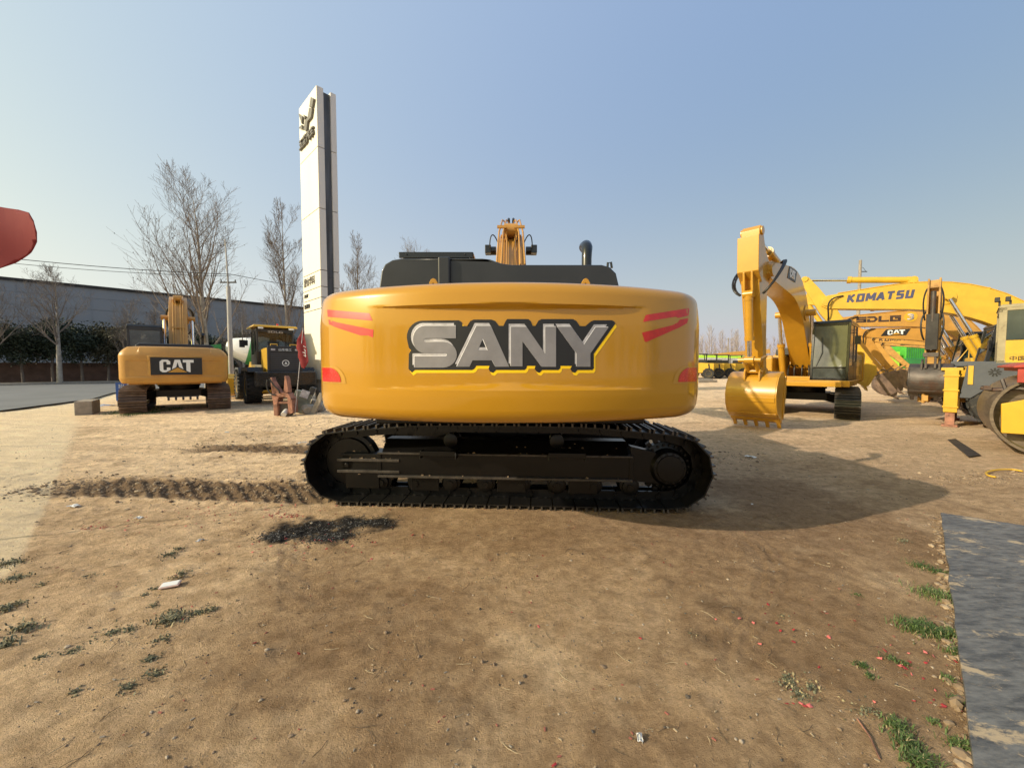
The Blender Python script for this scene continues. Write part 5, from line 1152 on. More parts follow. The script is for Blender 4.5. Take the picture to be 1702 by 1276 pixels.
# ------------------------------------------------------------------ bare trees
def bare_tree(seed, label, H=15, fork=2.6, r0=.2, dens=1.0, spread=1.0, twig=None, leaves=0, wob=.1, ang0=34, group='leafless trees along the road'):
    r_ = random.Random(seed); T = MB(); Cn = MB(); tips = []
    def grow(p, d, L, r, lvl, mb):
        n = (16, 7, 5, 3)[lvl]; st = L/n; pts = [p.copy()]; rs = [r]; up = (.02, .10, .13, .10)[lvl]
        for i in range(n):
            d = (d+Vector((r_.gauss(0,1), r_.gauss(0,1), r_.gauss(0,.5)))*wob*(.28 if lvl == 0 else 1)+Vector((0,0,up))).normalized()
            p = p+d*st; rr = r*(1-(i+1)/n*(.93 if lvl < 3 else .6)); pts.append(p.copy()); rs.append(max(rr, .006))
            if lvl < 3:
                if lvl == 0 and p.z < fork: continue
                k = (2.3, 1.9, 1.7)[lvl]*dens; kk = int(k)+(1 if r_.random() < k-int(k) else 0)
                if lvl > 0 and i == 0: kk = 0
                for _ in range(kk):
                    a = R(r_.uniform(ang0-10, ang0+12)+(6 if lvl else 0)); ax = d.orthogonal().normalized(); ax.rotate(Quaternion(d, r_.uniform(0, 6.28)))
                    dd = d.copy(); dd.rotate(Quaternion(ax, a)); fr = 1-(i+1)/n
                    LL = (H*.50*(.30+.80*fr)*spread, L*.50*(.45+.55*fr), L*.45)[lvl]*r_.uniform(.7,1.15)
                    grow(p, dd, LL, max(.006, rr*(.5,.5,.55)[lvl]), lvl+1, Cn)
            if lvl >= 2: tips.append(p.copy())
        (T if lvl == 0 else mb).path(pts, rs, (8, 5, 3, 3)[lvl], caps=False)
    grow(Vector((0,0,-.1)), Vector((0,0,1)), H*.93, r0, 0, T)
    t = thing('bare_tree', label, 'tree', group=group)
    T.build('trunk', M['bark'], t, smooth=60, recalc=False); c = Cn.build('crown', twig or M['twig'], t, smooth=60, recalc=False)
    if leaves:
        vs, fs = [], []
        for _ in range(leaves):
            p = r_.choice(tips)
            if p.z > H*.80: continue
            s = r_.uniform(.02,.05); n = Vector((r_.gauss(0,1), r_.gauss(0,1), r_.gauss(0,1))).normalized(); u = n.orthogonal().normalized()*s; w_ = n.cross(u)*.9; i = len(vs)
            vs += [p-u, p+w_, p+u, p-w_]; fs.append((i,i+1,i+2,i+3))
        b = MB(); b.add(vs, fs); b.build('dead_leaves', M['deadleaf'], c, smooth=0, recalc=False)
    return t
def put(o, px, Y, rz=0, sc=1, base=0): 
    v = at(px, 609, Y); o.location = (v.x, Y, base); o.rotation_euler = (0,0,rz); o.scale = (sc,)*3; return o
T1 = put(bare_tree(11, 'tall leafless tree with broad fine branches directly behind the lettered excavator on the left', H=14.4, fork=1.4, r0=.22, dens=1.04, leaves=1500, ang0=33, spread=1.15, wob=.05), 345, 28)
T2 = put(bare_tree(12, 'leafless tree with steep branches just left of the white pylon', H=14.2, fork=1.8, r0=.16, dens=1.05, spread=.72, leaves=500, ang0=31, wob=.05), 481, 30)
T3 = put(bare_tree(13, 'small leafless tree with a straight pale trunk alone at the far kerb on the left', H=10.6, fork=3.4, r0=.22, dens=1.0, spread=1.05, leaves=150, ang0=38, wob=.06), 98, 36.3)
T4 = copy_tree(T2, None, (-14.7, 37, 0), 2.1, 'leafless tree showing between the white pylon and the black engine hood', .97)
T5 = copy_tree(T1, None, (-11.2, 44, 0), 1.1, 'leafless tree of which only the tips rise over the black engine hood', .98)
cnt = 0
for px, D, sc, src, lab in ((-8, 34.5, .85, T3, 'leafless tree at the left edge of the view by the far kerb'), (262, 40.5, .62, T2, 'low reddish leafless tree left of the tall one, above the lettered excavator cab'),
    (405, 46.5, .62, T1, 'low leafless tree between the tall tree and the one by the pylon'), (215, 39, .55, T1, 'low leafless tree over the cab of the left lettered excavator'), (310, 42, .6, T2, 'low leafless tree close behind the tall one'), (450, 50, .7, T2, 'low leafless tree behind the wheel loader roof')):
    v = at(px, 609, D); copy_tree(src, None, (v.x, D, 0), random.uniform(0,6), lab, sc)
# far wood
r_ = random.Random(3); W_ = MB()
for k in range(210):
    D = r_.uniform(95, 170); px = r_.uniform(1120, 1800); v = at(px, 609, D); H = r_.uniform(8, 14.5); x = v.x
    W_.tube((x, D, 0), (x+r_.uniform(-.3,.3), D, H), .14, .03, 4, False)
    for j in range(34):
        z = H*r_.uniform(.22,.96); a = r_.uniform(0,6.28); L = (H-z)*.35+.8; W_.tube((x, D, z), (x+L*.5*math.cos(a), D+L*.5*math.sin(a), z+L*r_.uniform(.7,1)), .05, .02, 3, False)
for k in range(150):      # unseen trees added behind the camera for the machines' paint to mirror
    a = r_.uniform(-1.2, 1.2); D = r_.uniform(45, 80); x, y = D*math.sin(a), -D*math.cos(a); H = r_.uniform(6, 12)
    W_.tube((x, y, 0), (x, y, H), .2, .05, 4, False)
    for j in range(22):
        z = H*r_.uniform(.15,.96); q_a = r_.uniform(0,6.28); L = (H-z)*.4+1; W_.tube((x, y, z), (x+L*.6*math.cos(q_a), y+L*.6*math.sin(q_a), z+L*.8), .10, .04, 3, False)
tag(W_.build('distant_wood', surf('hazy twig mass', (.30,.26,.25), .95, var=.15), smooth=0, recalc=False), 'pale leafless wood along the horizon on the right', 'wood', kind='stuff')
# ------------------------------------------------------------------ white pylon sign
C0 = at(537, 640, 18.0); Cc = Vector((C0.x, 18.0, 0)); uL = Vector((-.72,.69,0)).normalized(); uR = Vector((.69,.72,0)).normalized(); WL, WR = 2.32, .86
py_ = thing('pylon_sign', 'tall white pylon sign with a grey emblem and Chinese characters', 'sign', tuple(Cc), 0)
inv = Matrix.Translation(-Cc)
zt_ = at(528, 141, 18.0).z; zb_ = at(536, 632, 18.0).z
seams = [zt_]+[at(532, y, 18.0).z for y in (243, 345, 448, 475.5, 493.5, 512)]+[zb_]
nL = Vector((-uR.x, -uR.y, 0))
def slab(mb, a0, a1, b0, b1, z0, z1):  # along uL a0..a1, along uR b0..b1
    P = [uL*a0+uR*b0, uL*a1+uR*b0, uL*a1+uR*b1, uL*a0+uR*b1]
    mb.add([(v.x, v.y, z0) for v in P]+[(v.x, v.y, z1) for v in P], [(3,2,1,0),(4,5,6,7),(0,1,5,4),(1,2,6,5),(2,3,7,6),(3,0,4,7)])
b1_, b2_, bc_ = MB(), MB(), MB()
for i in range(len(seams)-1):
    za, zb2 = seams[i+1]+.018, seams[i]-.018
    slab(b1_, .012, WL, 0, .03, za, zb2)
    slab(b2_, 0, WL, .032, WR*.34, za, zb2); slab(b2_, 0, WL, WR*.72, WR, za, zb2)
b1_.build('front_cladding', M['panel'], py_, smooth=0); b2_.build('edge_cladding', M['panel_edge'], py_, smooth=0)
slab(bc_, .03, WL-.03, .02, WR-.02, zb_+.05, zt_-.05) if False else None
slab(bc_, .05, WL-.02, .028, WR*.33, zb_, zt_-.02); slab(bc_, .10, WL-.1, WR*.33, WR*.73, zb_, zt_-.12); slab(bc_, .05, WL-.02, WR*.725, WR-.03, zb_, zt_-.02)
for z in (seams[2]-.9, seams[3]-.3, seams[3]-2.2): slab(bc_, .085, .10, WR*.35, WR*.71, z, z+.04)
bc_.build('steel_core', M['channel'], py_, smooth=0)
b = MB(); slab(b, .35, 1.75, .1, WR-.05, at(536,651,18).z, zb_-.02); slab(b, .5, 1.6, .2, WR-.15, 0, at(536,651,18).z); b.build('plinth', M['panel_edge'], py_, smooth=0)
def onL(px, py, out=0.0):
    d = ray(px, py); o = Vector((0,0,CAMH)); t = (Cc-o).dot(nL)/d.dot(nL); p = o+d*t; return ((p-Cc).dot(uL)*-1, p.z)   # u runs right
ML = frame(Cc*0, -uL, (0,0,1))
E5 = lambda L: [onL(490+x/9.81, 130+y/9.81) for x, y in L]
b = MB(); b.T = frame((0,0,0), -uL, (0,0,1))
sgn = 1 if (b.T.to_3x3() @ Vector((0,0,1))).dot(nL) > 0 else -1
for L in ([(295,325),(342,350),(318,490),(270,486)], [(268,502),(318,505),(298,650),(240,722),(222,880),(178,865),(200,710),(245,655)], [(95,595),(155,640),(145,760)], [(172,612),(205,632),(195,692)], [(98,832),(145,775),(157,848)]):
    b.prism(E5(L), 'z', sgn*.004, sgn*.10)
b.build('emblem', M['grey_letter'], py_, smooth=0)
def ptxt(s, px, py, w_, h_, mat, off=.02, dep=.02):
    u, z = onL(px, py); return text_part(s, 'lettering', mat, py_, frame(uL*-u+Vector((0,0,z))+nL*.004, -uL, (0,0,1)), width=w_, height=h_, offset=off, depth=dep)
ptxt('五菱汽车', 511.5, 231, 1.9, .50, M['grey_letter'], .03, .09)
ptxt('蒙山华科', 514.5, 468, 1.45, .42, M['grey_letter'], .01)
ptxt('展示厅', 509.6, 493, .56, .19, M['ink'], .02); ptxt('售后服务', 511.0, 509.5, .78, .22, M['ink'], .02)
# ------------------------------------------------------------------ poles and wires
pl = thing('utility_pole', 'pale grey utility pole rising in front of the mixer drum', 'pole', (at(384,609,22).x, 22, 0))
b = MB(); b.tube((0,0,-.1), (0,0,6.2), .13, .10, 14); b.tube((0,0,6.2), (-.1,0,8.8), .05, .03, 8); b.build('post', surf('grey white pole', (.42,.41,.39), .8, var=.15, stretch=(1,1,.3)), pl, smooth=60)
b = MB(); b.box((0,0,6.4), (.9,.07,.07)); 
for x in (-.4, .4): b.tube((x,0,6.42), (x,0,6.55), .03)
b.build('crossarm', M['steel_dk'], pl)
def cable(a, c, sag, r=.018, name='overhead_cable', lab=''):
    b = MB(); a, c = Vector(a), Vector(c); b.path([a.lerp(c, t/14)-Vector((0,0,sag*4*(t/14)*(1-t/14))) for t in range(15)], r, 5); o = b.build(name, M['ink'], smooth=60); tag(o, lab, 'cable', 'overhead cables left'); return o
pz = at(384, 456, 22)
cable(at(-260, 395, 17), (pz.x, 22, pz.z), .25, lab='upper black cable crossing the grey wall from the left edge')
cable(at(-260, 404, 17), (pz.x, 22, pz.z-.1), .30, r=.013, lab='lower thinner cable running just under the other one')
cable((pz.x, 22, pz.z), at(640, 492, 60), .3, lab='cable running from the pale pole to behind the pylon')
pr = thing('power_pole', 'tall slim grey power pole behind the yellow booms on the right', 'pole', (at(1423,609,45).x, 45, 0))
b = MB(); b.tube((0,0,-.1), (0,0,13.9), .22, .14, 12); b.build('post', M['concrete'], pr, smooth=60)
b = MB(); b.box((.35,0,12.6), (.9,.08,.08)); b.path([(.0,0,13.2),(.4,0,13.0),(.7,0,12.6)], .02, 5); b.build('crossarm', M['steel_dk'], pr)
p2 = thing('power_pole', 'thin distant power pole among the trees between the big excavator and the raised bucket', 'pole', (at(1209.5,609,75).x, 75, 0))
b = MB(); b.tube((0,0,0), (0,0,7.2), .13, .09, 8); b.box((0,0,6.9), (1.2,.08,.08)); b.build('post', M['concrete'], p2)
# ------------------------------------------------------------------ flags
def flag(name, label, pts_px, Y, polep, mat, wave=.05, marks=None):
    f = thing(name, label, 'flag', (0,0,0)); P = [at(x, y, Y) for x, y in pts_px]; org = P[0]; f.location = (org.x, Y, 0)
    bm = bmesh.new(); vs = [bm.verts.new((p.x-org.x, 0, p.z)) for p in P]; bm.faces.new(vs); bmesh.ops.triangulate(bm, faces=bm.faces[:])
    xs = [v.co.x for v in bm.verts]; zs = [v.co.z for v in bm.verts]
    for k in range(1, 16):
        for lo, hi, ax in ((min(xs), max(xs), 0), (min(zs), max(zs), 2)):
            co = [0,0,0]; no = [0,0,0]; co[ax] = lo+(hi-lo)*k/16; no[ax] = 1
            bmesh.ops.bisect_plane(bm, geom=bm.verts[:]+bm.edges[:]+bm.faces[:], plane_co=co, plane_no=no)
    w_ = max(xs)-min(xs)
    for v in bm.verts: v.co.y = wave*math.sin(v.co.x/w_*7+v.co.z*3)+wave*.5*math.sin(v.co.z/w_*9+1)
    me = bpy.data.meshes.new('cloth'); bm.to_mesh(me); bm.free(); me.shade_smooth(); c = link('cloth', me, mat, f)
    s = c.modifiers.new('thickness', 'SOLIDIFY'); s.thickness = .004
    b = MB(); a, z = at(*polep[0], Y), at(*polep[1], Y); b.tube((a.x-org.x, .01, a.z), (z.x-org.x, .01, z.z), polep[2], n=8); b.build('flagpole', M['decal_light'], f, smooth=60)
    return f, c
m, nt, p = _mat('thin red cloth'); p.inputs['Base Color'].default_value = (.30,.035,.04,1); p.inputs['Roughness'].default_value = .8
tl = nt.nodes.new('ShaderNodeBsdfTranslucent'); tl.inputs[0].default_value = (.34,.04,.04,1); mx_ = nt.nodes.new('ShaderNodeMixShader'); mx_.inputs[0].default_value = .35
nt.links.new(p.outputs[0], mx_.inputs[1]); nt.links.new(tl.outputs[0], mx_.inputs[2]); nt.links.new(mx_.outputs[0], nt.nodes['Material Output'].inputs[0]); M['cloth'] = m
flag('flag', 'large plain red flag reaching in from the left edge high above the ground', [(-150,352),(-90,338),(-30,338),(0,343),(26,347),(47,353),(57,367),(61.5,386),(58,401),(44,418),(20,436),(0,446),(-60,462),(-150,470)], 3.4, ((-150,340),(-150,1150),.014), m, wave=.035)
f2, c2 = flag('flag', 'small red flag hanging on a thin stick in front of the white pylon foot', [(503,547),(507,562),(509,575),(511,590),(512.5,601),(506,613),(501,610),(499,601),(495,594),(496,585),(492.5,580),(494,566),(499,556)], 12.6, ((503.5,545),(489.5,694),.011), m, wave=.02)
b = MB()
for x0, y0, x1, y1 in ((-.02,.0,.06,-.05),(0,-.1,.05,-.16),(-.05,-.2,.05,-.24),(-.02,-.3,.06,-.33),(.03,-.12,.04,-.36)):
    z0 = at(503,575,12.6).z; b.tube((x0+.05,-.035,z0+y0), (x1+.05,-.035,z0+y1), .009, n=4)
b.build('white_writing', M['white'], c2)
# ------------------------------------------------------------------ scrap and rubble near the pylon
def rock(r_, s, sub=1, flat=.7):
    bm = bmesh.new(); bmesh.ops.create_icosphere(bm, subdivisions=sub, radius=1); 
    ax = [r_.uniform(.6,1.2) for _ in range(3)]
    for v in bm.verts: v.co = Vector((v.co.x*ax[0], v.co.y*ax[1], v.co.z*ax[2]*flat))*s*r_.uniform(.78,1.18)
    out = ([v.co.copy() for v in bm.verts], [tuple(x.index for x in f.verts) for f in bm.faces]); bm.free(); return out
rr = random.Random(21)
Zs = 12.6; F2 = lambda L, Y=Zs: [at(440+x/11.6, 600+y/11.6, Y) for x, y in L]
br = thing('scrap_bracket', 'rusty pink steel bracket with two horns on the dirt beside the small flag', 'machine part', (at(472,609,Zs).x, Zs, 0)); ox = at(472,609,Zs).x
def shape(mb, L, y0, y1, Y=Zs): mb.prism([(p.x-ox, max(p.z, -.02)) for p in F2(L, Y)], 'y', y0, y1)
for L in ([(125,325),(150,308),(182,400),(305,590),(330,640),(170,650),(140,480)], [(400,290),(415,280),(440,330),(455,440),(475,600),(380,620),(392,480)]):
    b = MB(); shape(b, L, -.06, .16); b.build('horn', M['rust'], br, bevel=.012)
b = MB(); shape(b, [(165,640),(330,600),(480,620),(540,720),(520,760),(480,780),(470,700),(400,680),(300,690),(280,760),(280,800),(200,790)], -.10, .22)
shape(b, [(200,780),(282,790),(290,1050),(225,1040)], -.12, .22); shape(b, [(480,760),(560,740),(575,990),(500,1020)], -.12, .22)
shape(b, [(285,780),(485,775),(480,812),(285,818)], -.08, .2); b.build('body', M['rust'], br, bevel=.012)
b = MB(); shape(b, [(282,815),(485,810),(490,1050),(290,1060)], .0, .2); b.build('socket', M['steel'], br, bevel=.01)
p0, p1 = F2([(405,940),(420,985)]); b = MB(); b.tube((p0.x-ox, .1, p0.z), (p1.x-ox+.03, -.22, p1.z-.05), .085, n=14); b.build('wooden_plug', M['panel_edge'], br, bevel=.01)
for L in ([(100,360),(90,470),(140,600),(260,660)], [(140,340),(230,470),(320,560),(330,620)]):
    b = MB(); pp = F2(L); b.path([(q.x-ox, -.13, q.z) for q in catmull([Vector((v.x, 0, v.z)) for v in pp], 5)], .025, 7); b.build('hose', M['hose'], br)
sc_ = thing('scrap_box', 'crumpled grey green metal box lying among rubble behind the small flag', 'scrap', (at(500,609,13.4).x, 13.4, 0), R(20))
b = MB(); b.box((0,0,.42), (.5,.4,.75), Quaternion((0,1,0), .25)); b.build('casing', surf('grey green metal', (.20,.21,.17), .6, var=.3, dirt=(.2,.14,.09), dirt_amt=.3), sc_, bevel=.02)
b = MB(); b.box((.14,-.24,.70), (.26,.03,.26), Quaternion((0,1,0), .4)); b.build('glass_lid', M['decal_light'], sc_, bevel=.005)
b = MB(); b.box((.36,-.1,.80), (.16,.3,.26), Quaternion((0,1,0), .4)); b.build('side_box', M['char'], sc_, bevel=.01)
for k, (px, Y, s, lab) in enumerate(((522,13.9,(1.0,.7,.5),'broken grey concrete slab tilted beside the pylon foot'), (512,13.0,(.5,.4,.35),'lump of dark concrete below the crumpled metal box'))):
    b = MB(); v, f = rock(rr, 1, 2, .9); b.add([Vector((a.x*s[0]*.5, a.y*s[1]*.5, a.z*s[2]*.6)) for a in v], f); o = b.build('concrete_rubble', M['concrete'], smooth=0); o.location = (at(px,609,Y).x, Y, .18); o.rotation_euler = (.2,.3,.5); tag(o, lab, 'rubble', 'broken concrete by the pylon')
b = MB(); b.box((0,0,.32), (.16,.05,.95), Quaternion((0,1,0), .45)); o = b.build('metal_plate', M['concrete'], bevel=.01); o.location = (at(524,609,12.9).x, 12.9, 0); tag(o, 'grey plank leaning to the right beside the corner of the big counterweight', 'plank')
b = MB(); b.box((0,0,.06), (2.2,1.6,.18)); o = b.build('pylon_footing', M['concrete'], bevel=.02); o.location = (at(530,609,16).x+.3, 16.2, 0); tag(o, 'low concrete footing slab in front of the white pylon', 'slab')
# concrete block and litter at the left
g = gp(139, 690); b = MB(); b.box((0, .60, .24), (.42, 1.2, .48)); o = b.build('concrete_block', M['concrete'], bevel=.02); o.location = (g.x, g.y, -.01); o.rotation_euler = (0,0,R(38)); tag(o, 'long square concrete block lying at the edge of the road on the left', 'concrete block')
bs = thing('street_board', 'small blue board with white characters behind the left excavator track', 'sign', (at(200,609,15.8).x, 15.8, 0), R(25))
b = MB(); b.box((0,0,.62), (.34,.03,.74)); b.build('board', M['blue'], bs); 
text_part('招', 'lettering', M['white'], bs, frame((0,-.018,.84), (1,0,0), (0,0,1)), width=.18, height=.17); text_part('租', 'lettering', M['white'], bs, frame((0,-.018,.60), (1,0,0), (0,0,1)), width=.18, height=.17); text_part('车', 'lettering', M['white'], bs, frame((0,-.018,.38), (1,0,0), (0,0,1)), width=.18, height=.15)
b = MB()
for x in (-.13,.13): b.tube((x,0,0), (x,0,.3), .012)
b.build('stand', M['steel_dk'], bs)
def crumple(name, label, cat, px, py, w_, d_, h_, mat, seed, group=None):
    r_ = random.Random(seed); n = 7; vs = []
    for i in range(n):
        for j in range(n): vs.append(((i/(n-1)-.5)*w_+r_.gauss(0,w_*.03), (j/(n-1)-.5)*d_+r_.gauss(0,d_*.03), h_*(.35+.65*r_.random())*(1-abs(i/(n-1)-.5)*.9)))
    b = MB(); b.add(vs, [(i*n+j, (i+1)*n+j, (i+1)*n+j+1, i*n+j+1) for i in range(n-1) for j in range(n-1)]); o = b.build(name, mat, smooth=0, recalc=False)
    s = o.modifiers.new('t', 'SOLIDIFY'); s.thickness = .002; g = gp(px, py); o.scale = (.6,.6,.7); o.location = (g.x, g.y, gz(g.x, g.y)+.002); o.rotation_euler = (0,0,r_.uniform(0,6)); tag(o, label, cat, group); return o
crumple('plastic_sheet', 'crumpled white and blue plastic sheet on the grass behind the concrete block', 'litter', 176, 672, 1.1, .5, .16, surf('blue white plastic', (.55,.58,.68), .5, var=.35, vscale=4), 3)
lit = [(122,842,.20,.05,'crumpled white plastic bag on the churned soil at left'), (230,861,.13,.04,'white paper scrap right of the crumpled plastic bag'), (333,897,.10,.04,'white crumpled tissue left of the ash patch'), (502,737,.28,.05,'white plastic scrap at the left end of the big track'), (216,692,.14,.05,'small white scrap in front of the left excavator track'), (377,718,.25,.03,'flat white scrap on the sand before the left excavator'), (1247,758,.3,.06,'white twisted rag on the churned soil right of the big track'), (1063,1226,.07,.04,'pale lump of paper near the bottom edge'), (1250,838,.06,.02,'tiny white scrap in the shadow right of the big excavator')]
for k, (px, py, w_, h_, lab) in enumerate(lit): crumple('paper_scrap', lab, 'litter', px, py, w_, w_*.55, h_, M['panel_edge'], 40+k, 'white litter on the ground')
pb = thing('paper_box', 'flattened pinkish white paper box on the dirt at the left', 'litter', (*gp(283,973)[:2], .012), R(25)); pb.location.z = gz(pb.location.x, pb.location.y)+.012
b = MB(); b.box((0,0,.006), (.12,.08,.012)); b.build('carton', surf('pink card', (.72,.52,.44), .7, var=.1), pb, bevel=.004); b = MB(); b.box((.0,.0,.014), (.10,.066,.003)); b.build('card_face', M['white'], pb)
# rubber mat lower right
q_ = [gp(1563,858), gp(1616,1276), gp(1640,1700), gp(2300,1500), gp(2000,900), gp(1702,880)]
mt = [Vector((v.x, v.y)) for v in q_]
mt_edge = (mt[0], mt[1]); _m = []
for i, v in enumerate(mt):
    w_ = mt[(i+1) % len(mt)]; n = 26 if i in (0, 5) else 1
    for k in range(n): _m.append(v.lerp(w_, k/n)+(Vector((rr.gauss(0,.004), rr.gauss(0,.003))) if k else Vector((0,0))))
mt = _m
def mat_sheet():
    m, nt, p = _mat('dusty dark rubber mat')
    a = _mix(nt, _ramp(nt, _noise(nt, 7, 8, rough=.7, stretch=(1,3.2,1)), .38, .62), (.060,.060,.060), (.165,.16,.15))
    sand = _ramp(nt, _noise(nt, 2.3, 9, rough=.74, dist=.4, stretch=(1.0,1.5,1)), (.57), .63)
    s2 = _ramp(nt, _noise(nt, 14, 9, rough=.75, stretch=(1,2.4,1)), .55, .66)
    a = _mix(nt, _mix(nt, .35, (0,0,0), s2), a, (.34,.27,.18)); a = _mix(nt, sand, a, (.42,.32,.20)); nt.links.new(a, p.inputs['Base Color'])
    p.inputs['Roughness'].default_value = .62; _bump(nt, p, _noise(nt, 60, 7), .5, .004); return m
b = MB(); b.prism([tuple(v) for v in mt], 'z', .018, .046); o = b.build('rubber_mat', mat_sheet(), bevel=.004); tag(o, 'dark scuffed rubber mat with patches of sand at the lower right corner', 'mat')
# strip and hose on the right
L4 = [gp(1575,732), gp(1588,731), gp(1630,758), gp(1610,761)]; b = MB(); b.prism([(v.x, v.y) for v in L4], 'z', .012, .03)
b.add([(v.x, v.y, .03+(.03 if i in (0,1) else .0)) for i, v in enumerate(L4)], [(0,1,2,3)]) if False else None
tag(b.build('metal_strip', M['steel_dk'], bevel=.004), 'dark metal strip lying on the ground before the road roller', 'strip')
b = MB(); b.path(catmull([gp(x, y)+Vector((0,0,.03)) for x, y in ((1700,786),(1680,783),(1655,784),(1640,788),(1642,793),(1655,796))], 6), .014, 8); tag(b.build('garden_hose', M['yel_pale'], smooth=60), 'thin yellow hose curving over the dirt at the right edge', 'hose')
b = MB(); a0 = gp(1425,1195); a1 = gp(1462,1262); b.path([a0+Vector((0,0,gz(a0.x,a0.y)+.008)), a0.lerp(a1,.5)+Vector((.01,0,gz(a0.x,a0.y)+.012)), a1+Vector((0,0,gz(a1.x,a1.y)+.008))], .0035, 6); tag(b.build('thin_stick', M['rust']), 'thin reddish stick lying in the grass at the lower right', 'stick')
# ------------------------------------------------------------------ far machines right of the big counterweight
fr_ = thing('road_roller', '', 'road roller', (0,0,0), 0, 'small yellow rollers standing far away')
b = MB(); b.prism([(-1.7,.8),(-1.75,2.05),(-.2,2.15),(1.1,2.1),(1.5,1.5),(1.5,.8)], 'x', -.85, .85); b.build('body', M['yel_pale'], fr_, bevel=.05)
b = MB()
for x in (-.86,.86):
    for y in (-1.2,.4,.9): b.box((x, y, 1.45), (.03,.16,1.1), Quaternion((1,0,0), -.15))
b.build('side_stripe', M['ink'], fr_)
b = MB()
for x in (-.75,.75):
    for y in (-.8,.7): b.box((x,y,2.7), (.08,.08,1.2))
b.box((0,0,3.3), (1.8,1.9,.1)); b.box((0,-.2,2.3), (1.3,1.1,.5)); b.build('cab_frame', M['char'], fr_, bevel=.02)
for s in (-1,1): wheel(fr_, (s*.85,-1.1,.72), .72, .45, lug=12)
b = MB(); b.lathe([(.5,-1),(.68,-1.02),(.68,1.02),(.5,1)], (0,2.0,.68), (1,0,0), 28); b.build('drum', M['drum'], fr_); b = MB()
for s in (-1,1): b.box((s*1.1,1.7,.85), (.1,1.9,.3))
b.build('yoke', M['yel_pale'], fr_)
labs = ['small yellow roller with black stripes nearest the big counterweight', 'small yellow roller second from the big counterweight', 'small yellow roller in the middle of the far row', 'small yellow roller nearest the raised bucket in the far row']
for k, (px, Y, a) in enumerate(((1163,52,60),(1180,54,62),(1200,56,58),(1222,58,62))):
    if k == 0: fr_.location = (at(px,609,Y).x, Y, 0); fr_.rotation_euler = (0,0,R(a)); fr_['label'] = labs[0]
    else: copy_tree(fr_, None, (at(px,609,Y).x, Y, 0), R(a), labs[k])
def crane(label, px, Y, rz_, mboom, mbody, zb=3.1, el=.03, L=11):
    t = thing('crane_truck', label, 'crane truck', (at(px,609,Y).x, Y, 0), rz_, 'crane trucks far away'); b = MB(); b.box((0,0,1.1), (2.3,L,.5)); b.prism([(L/2,.6),(L/2+1.9,.6),(L/2+2,1.5),(L/2+1.7,2.7),(L/2,2.7)], 'x', -1.15, 1.15); b.build('carrier', mbody, t, bevel=.05)
    b = MB(); q = Quaternion((1,0,0), el); b.box((0,1,zb), (.7,L+2,.75), q); b.box((0,3,zb+.1), (.55,L+3,.5), q); b.build('telescopic_boom', mboom, t, bevel=.03)
    b = MB(); b.box((-.8,-1.5,2.1), (.9,1.6,1.4)); b.box((.4,-3,2.0), (1.6,2.4,1.1)); b.build('crane_cab', mbody, t, bevel=.06)
    for s in (-1,1):
        for y in (-4.2,-2.9,2.5,3.8): wheel(t, (s*1.05,y,.55), .55, .35, rim=M['steel_dk'], lug=10)
    return t
crane('far crane truck with a lime green boom behind the small yellow rollers', 1232, 66, R(78), M['lime'], M['white'])
crane('far crane truck with a yellow boom sloping down behind the lime green one', 1226, 74, R(80), M['yel_org'], M['yel_pale'], zb=3.9, el=-.10)
crane('far crane truck with a pale grey boom low behind the raised bucket', 1262, 60, R(75), M['decal_light'], M['char'], zb=2.5)
# more small plant seen between the arm and the boom of the facing excavator
for k, (px, Y, s) in enumerate(((1172,40,(2.2,1.0,.25)),(1160,43,(3,1.2,.3)))):
    b = MB(); b.box((0,0,s[2]/2), s); o = b.build('concrete_slab', M['concrete'], bevel=.02); o.location = (at(px,609,Y).x, Y, 0); o.rotation_euler = (0,0,.2); tag(o, ('thin concrete slab lying right of the big counterweight','larger concrete slab lying behind the thin one')[k], 'slab', 'concrete slabs far right')
hv = thing('harvester', 'green farm harvester standing behind the arms of the yellow row', 'harvester', (at(1535,609,38).x, 38, 0), R(80))
b = MB(); b.box((0,0,1.7), (2.4,4.6,1.5)); b.prism([(-2.6,.7),(-2.3,2.2),(-1.4,2.6),(-1.4,.7)], 'x', -1.2, 1.2); b.build('body', M['green_dk'], hv, bevel=.06)
b = MB(); b.box((0,1.4,3.0), (1.9,1.7,1.3)); b.build('grain_tank', M['green'], hv, bevel=.05); b = MB()
for k in range(9): b.box((-.98, .7+k*.18, 3.0), (.04,.07,1.1))
b.build('ribs', M['green_dk'], hv)
b = MB(); b.box((0,3.6,1.9), (2.2,1.6,2.4)); b.build('straw_hood', M['lime'], hv, bevel=.06)
for s in (-1,1): wheel(hv, (s*1.1,-1.2,.8), .8, .5, lug=14); wheel(hv, (s*1.1,2.6,.5), .5, .35, lug=14)
text_part('AAAA', 'lettering', M['white'], hv, frame((-1.206,-.9,2.05), (0,-1,0), (0,0,1)), width=1.9, height=.45, offset=.05)
sh_ = thing('shed', 'low dark grey shed behind the green harvester', 'shed', (at(1560,609,75).x, 75, 0), 0)
b = MB(); b.box((0,0,3.1), (26,8,6.2)); b.build('wall', M['grey_paint'], sh_, smooth=0); b = MB(); b.prism([(-4.4,6.2),(0,7.6),(4.4,6.2)], 'x', -13.4, 13.4); b.build('roof', M['steel_dk'], sh_, smooth=0)
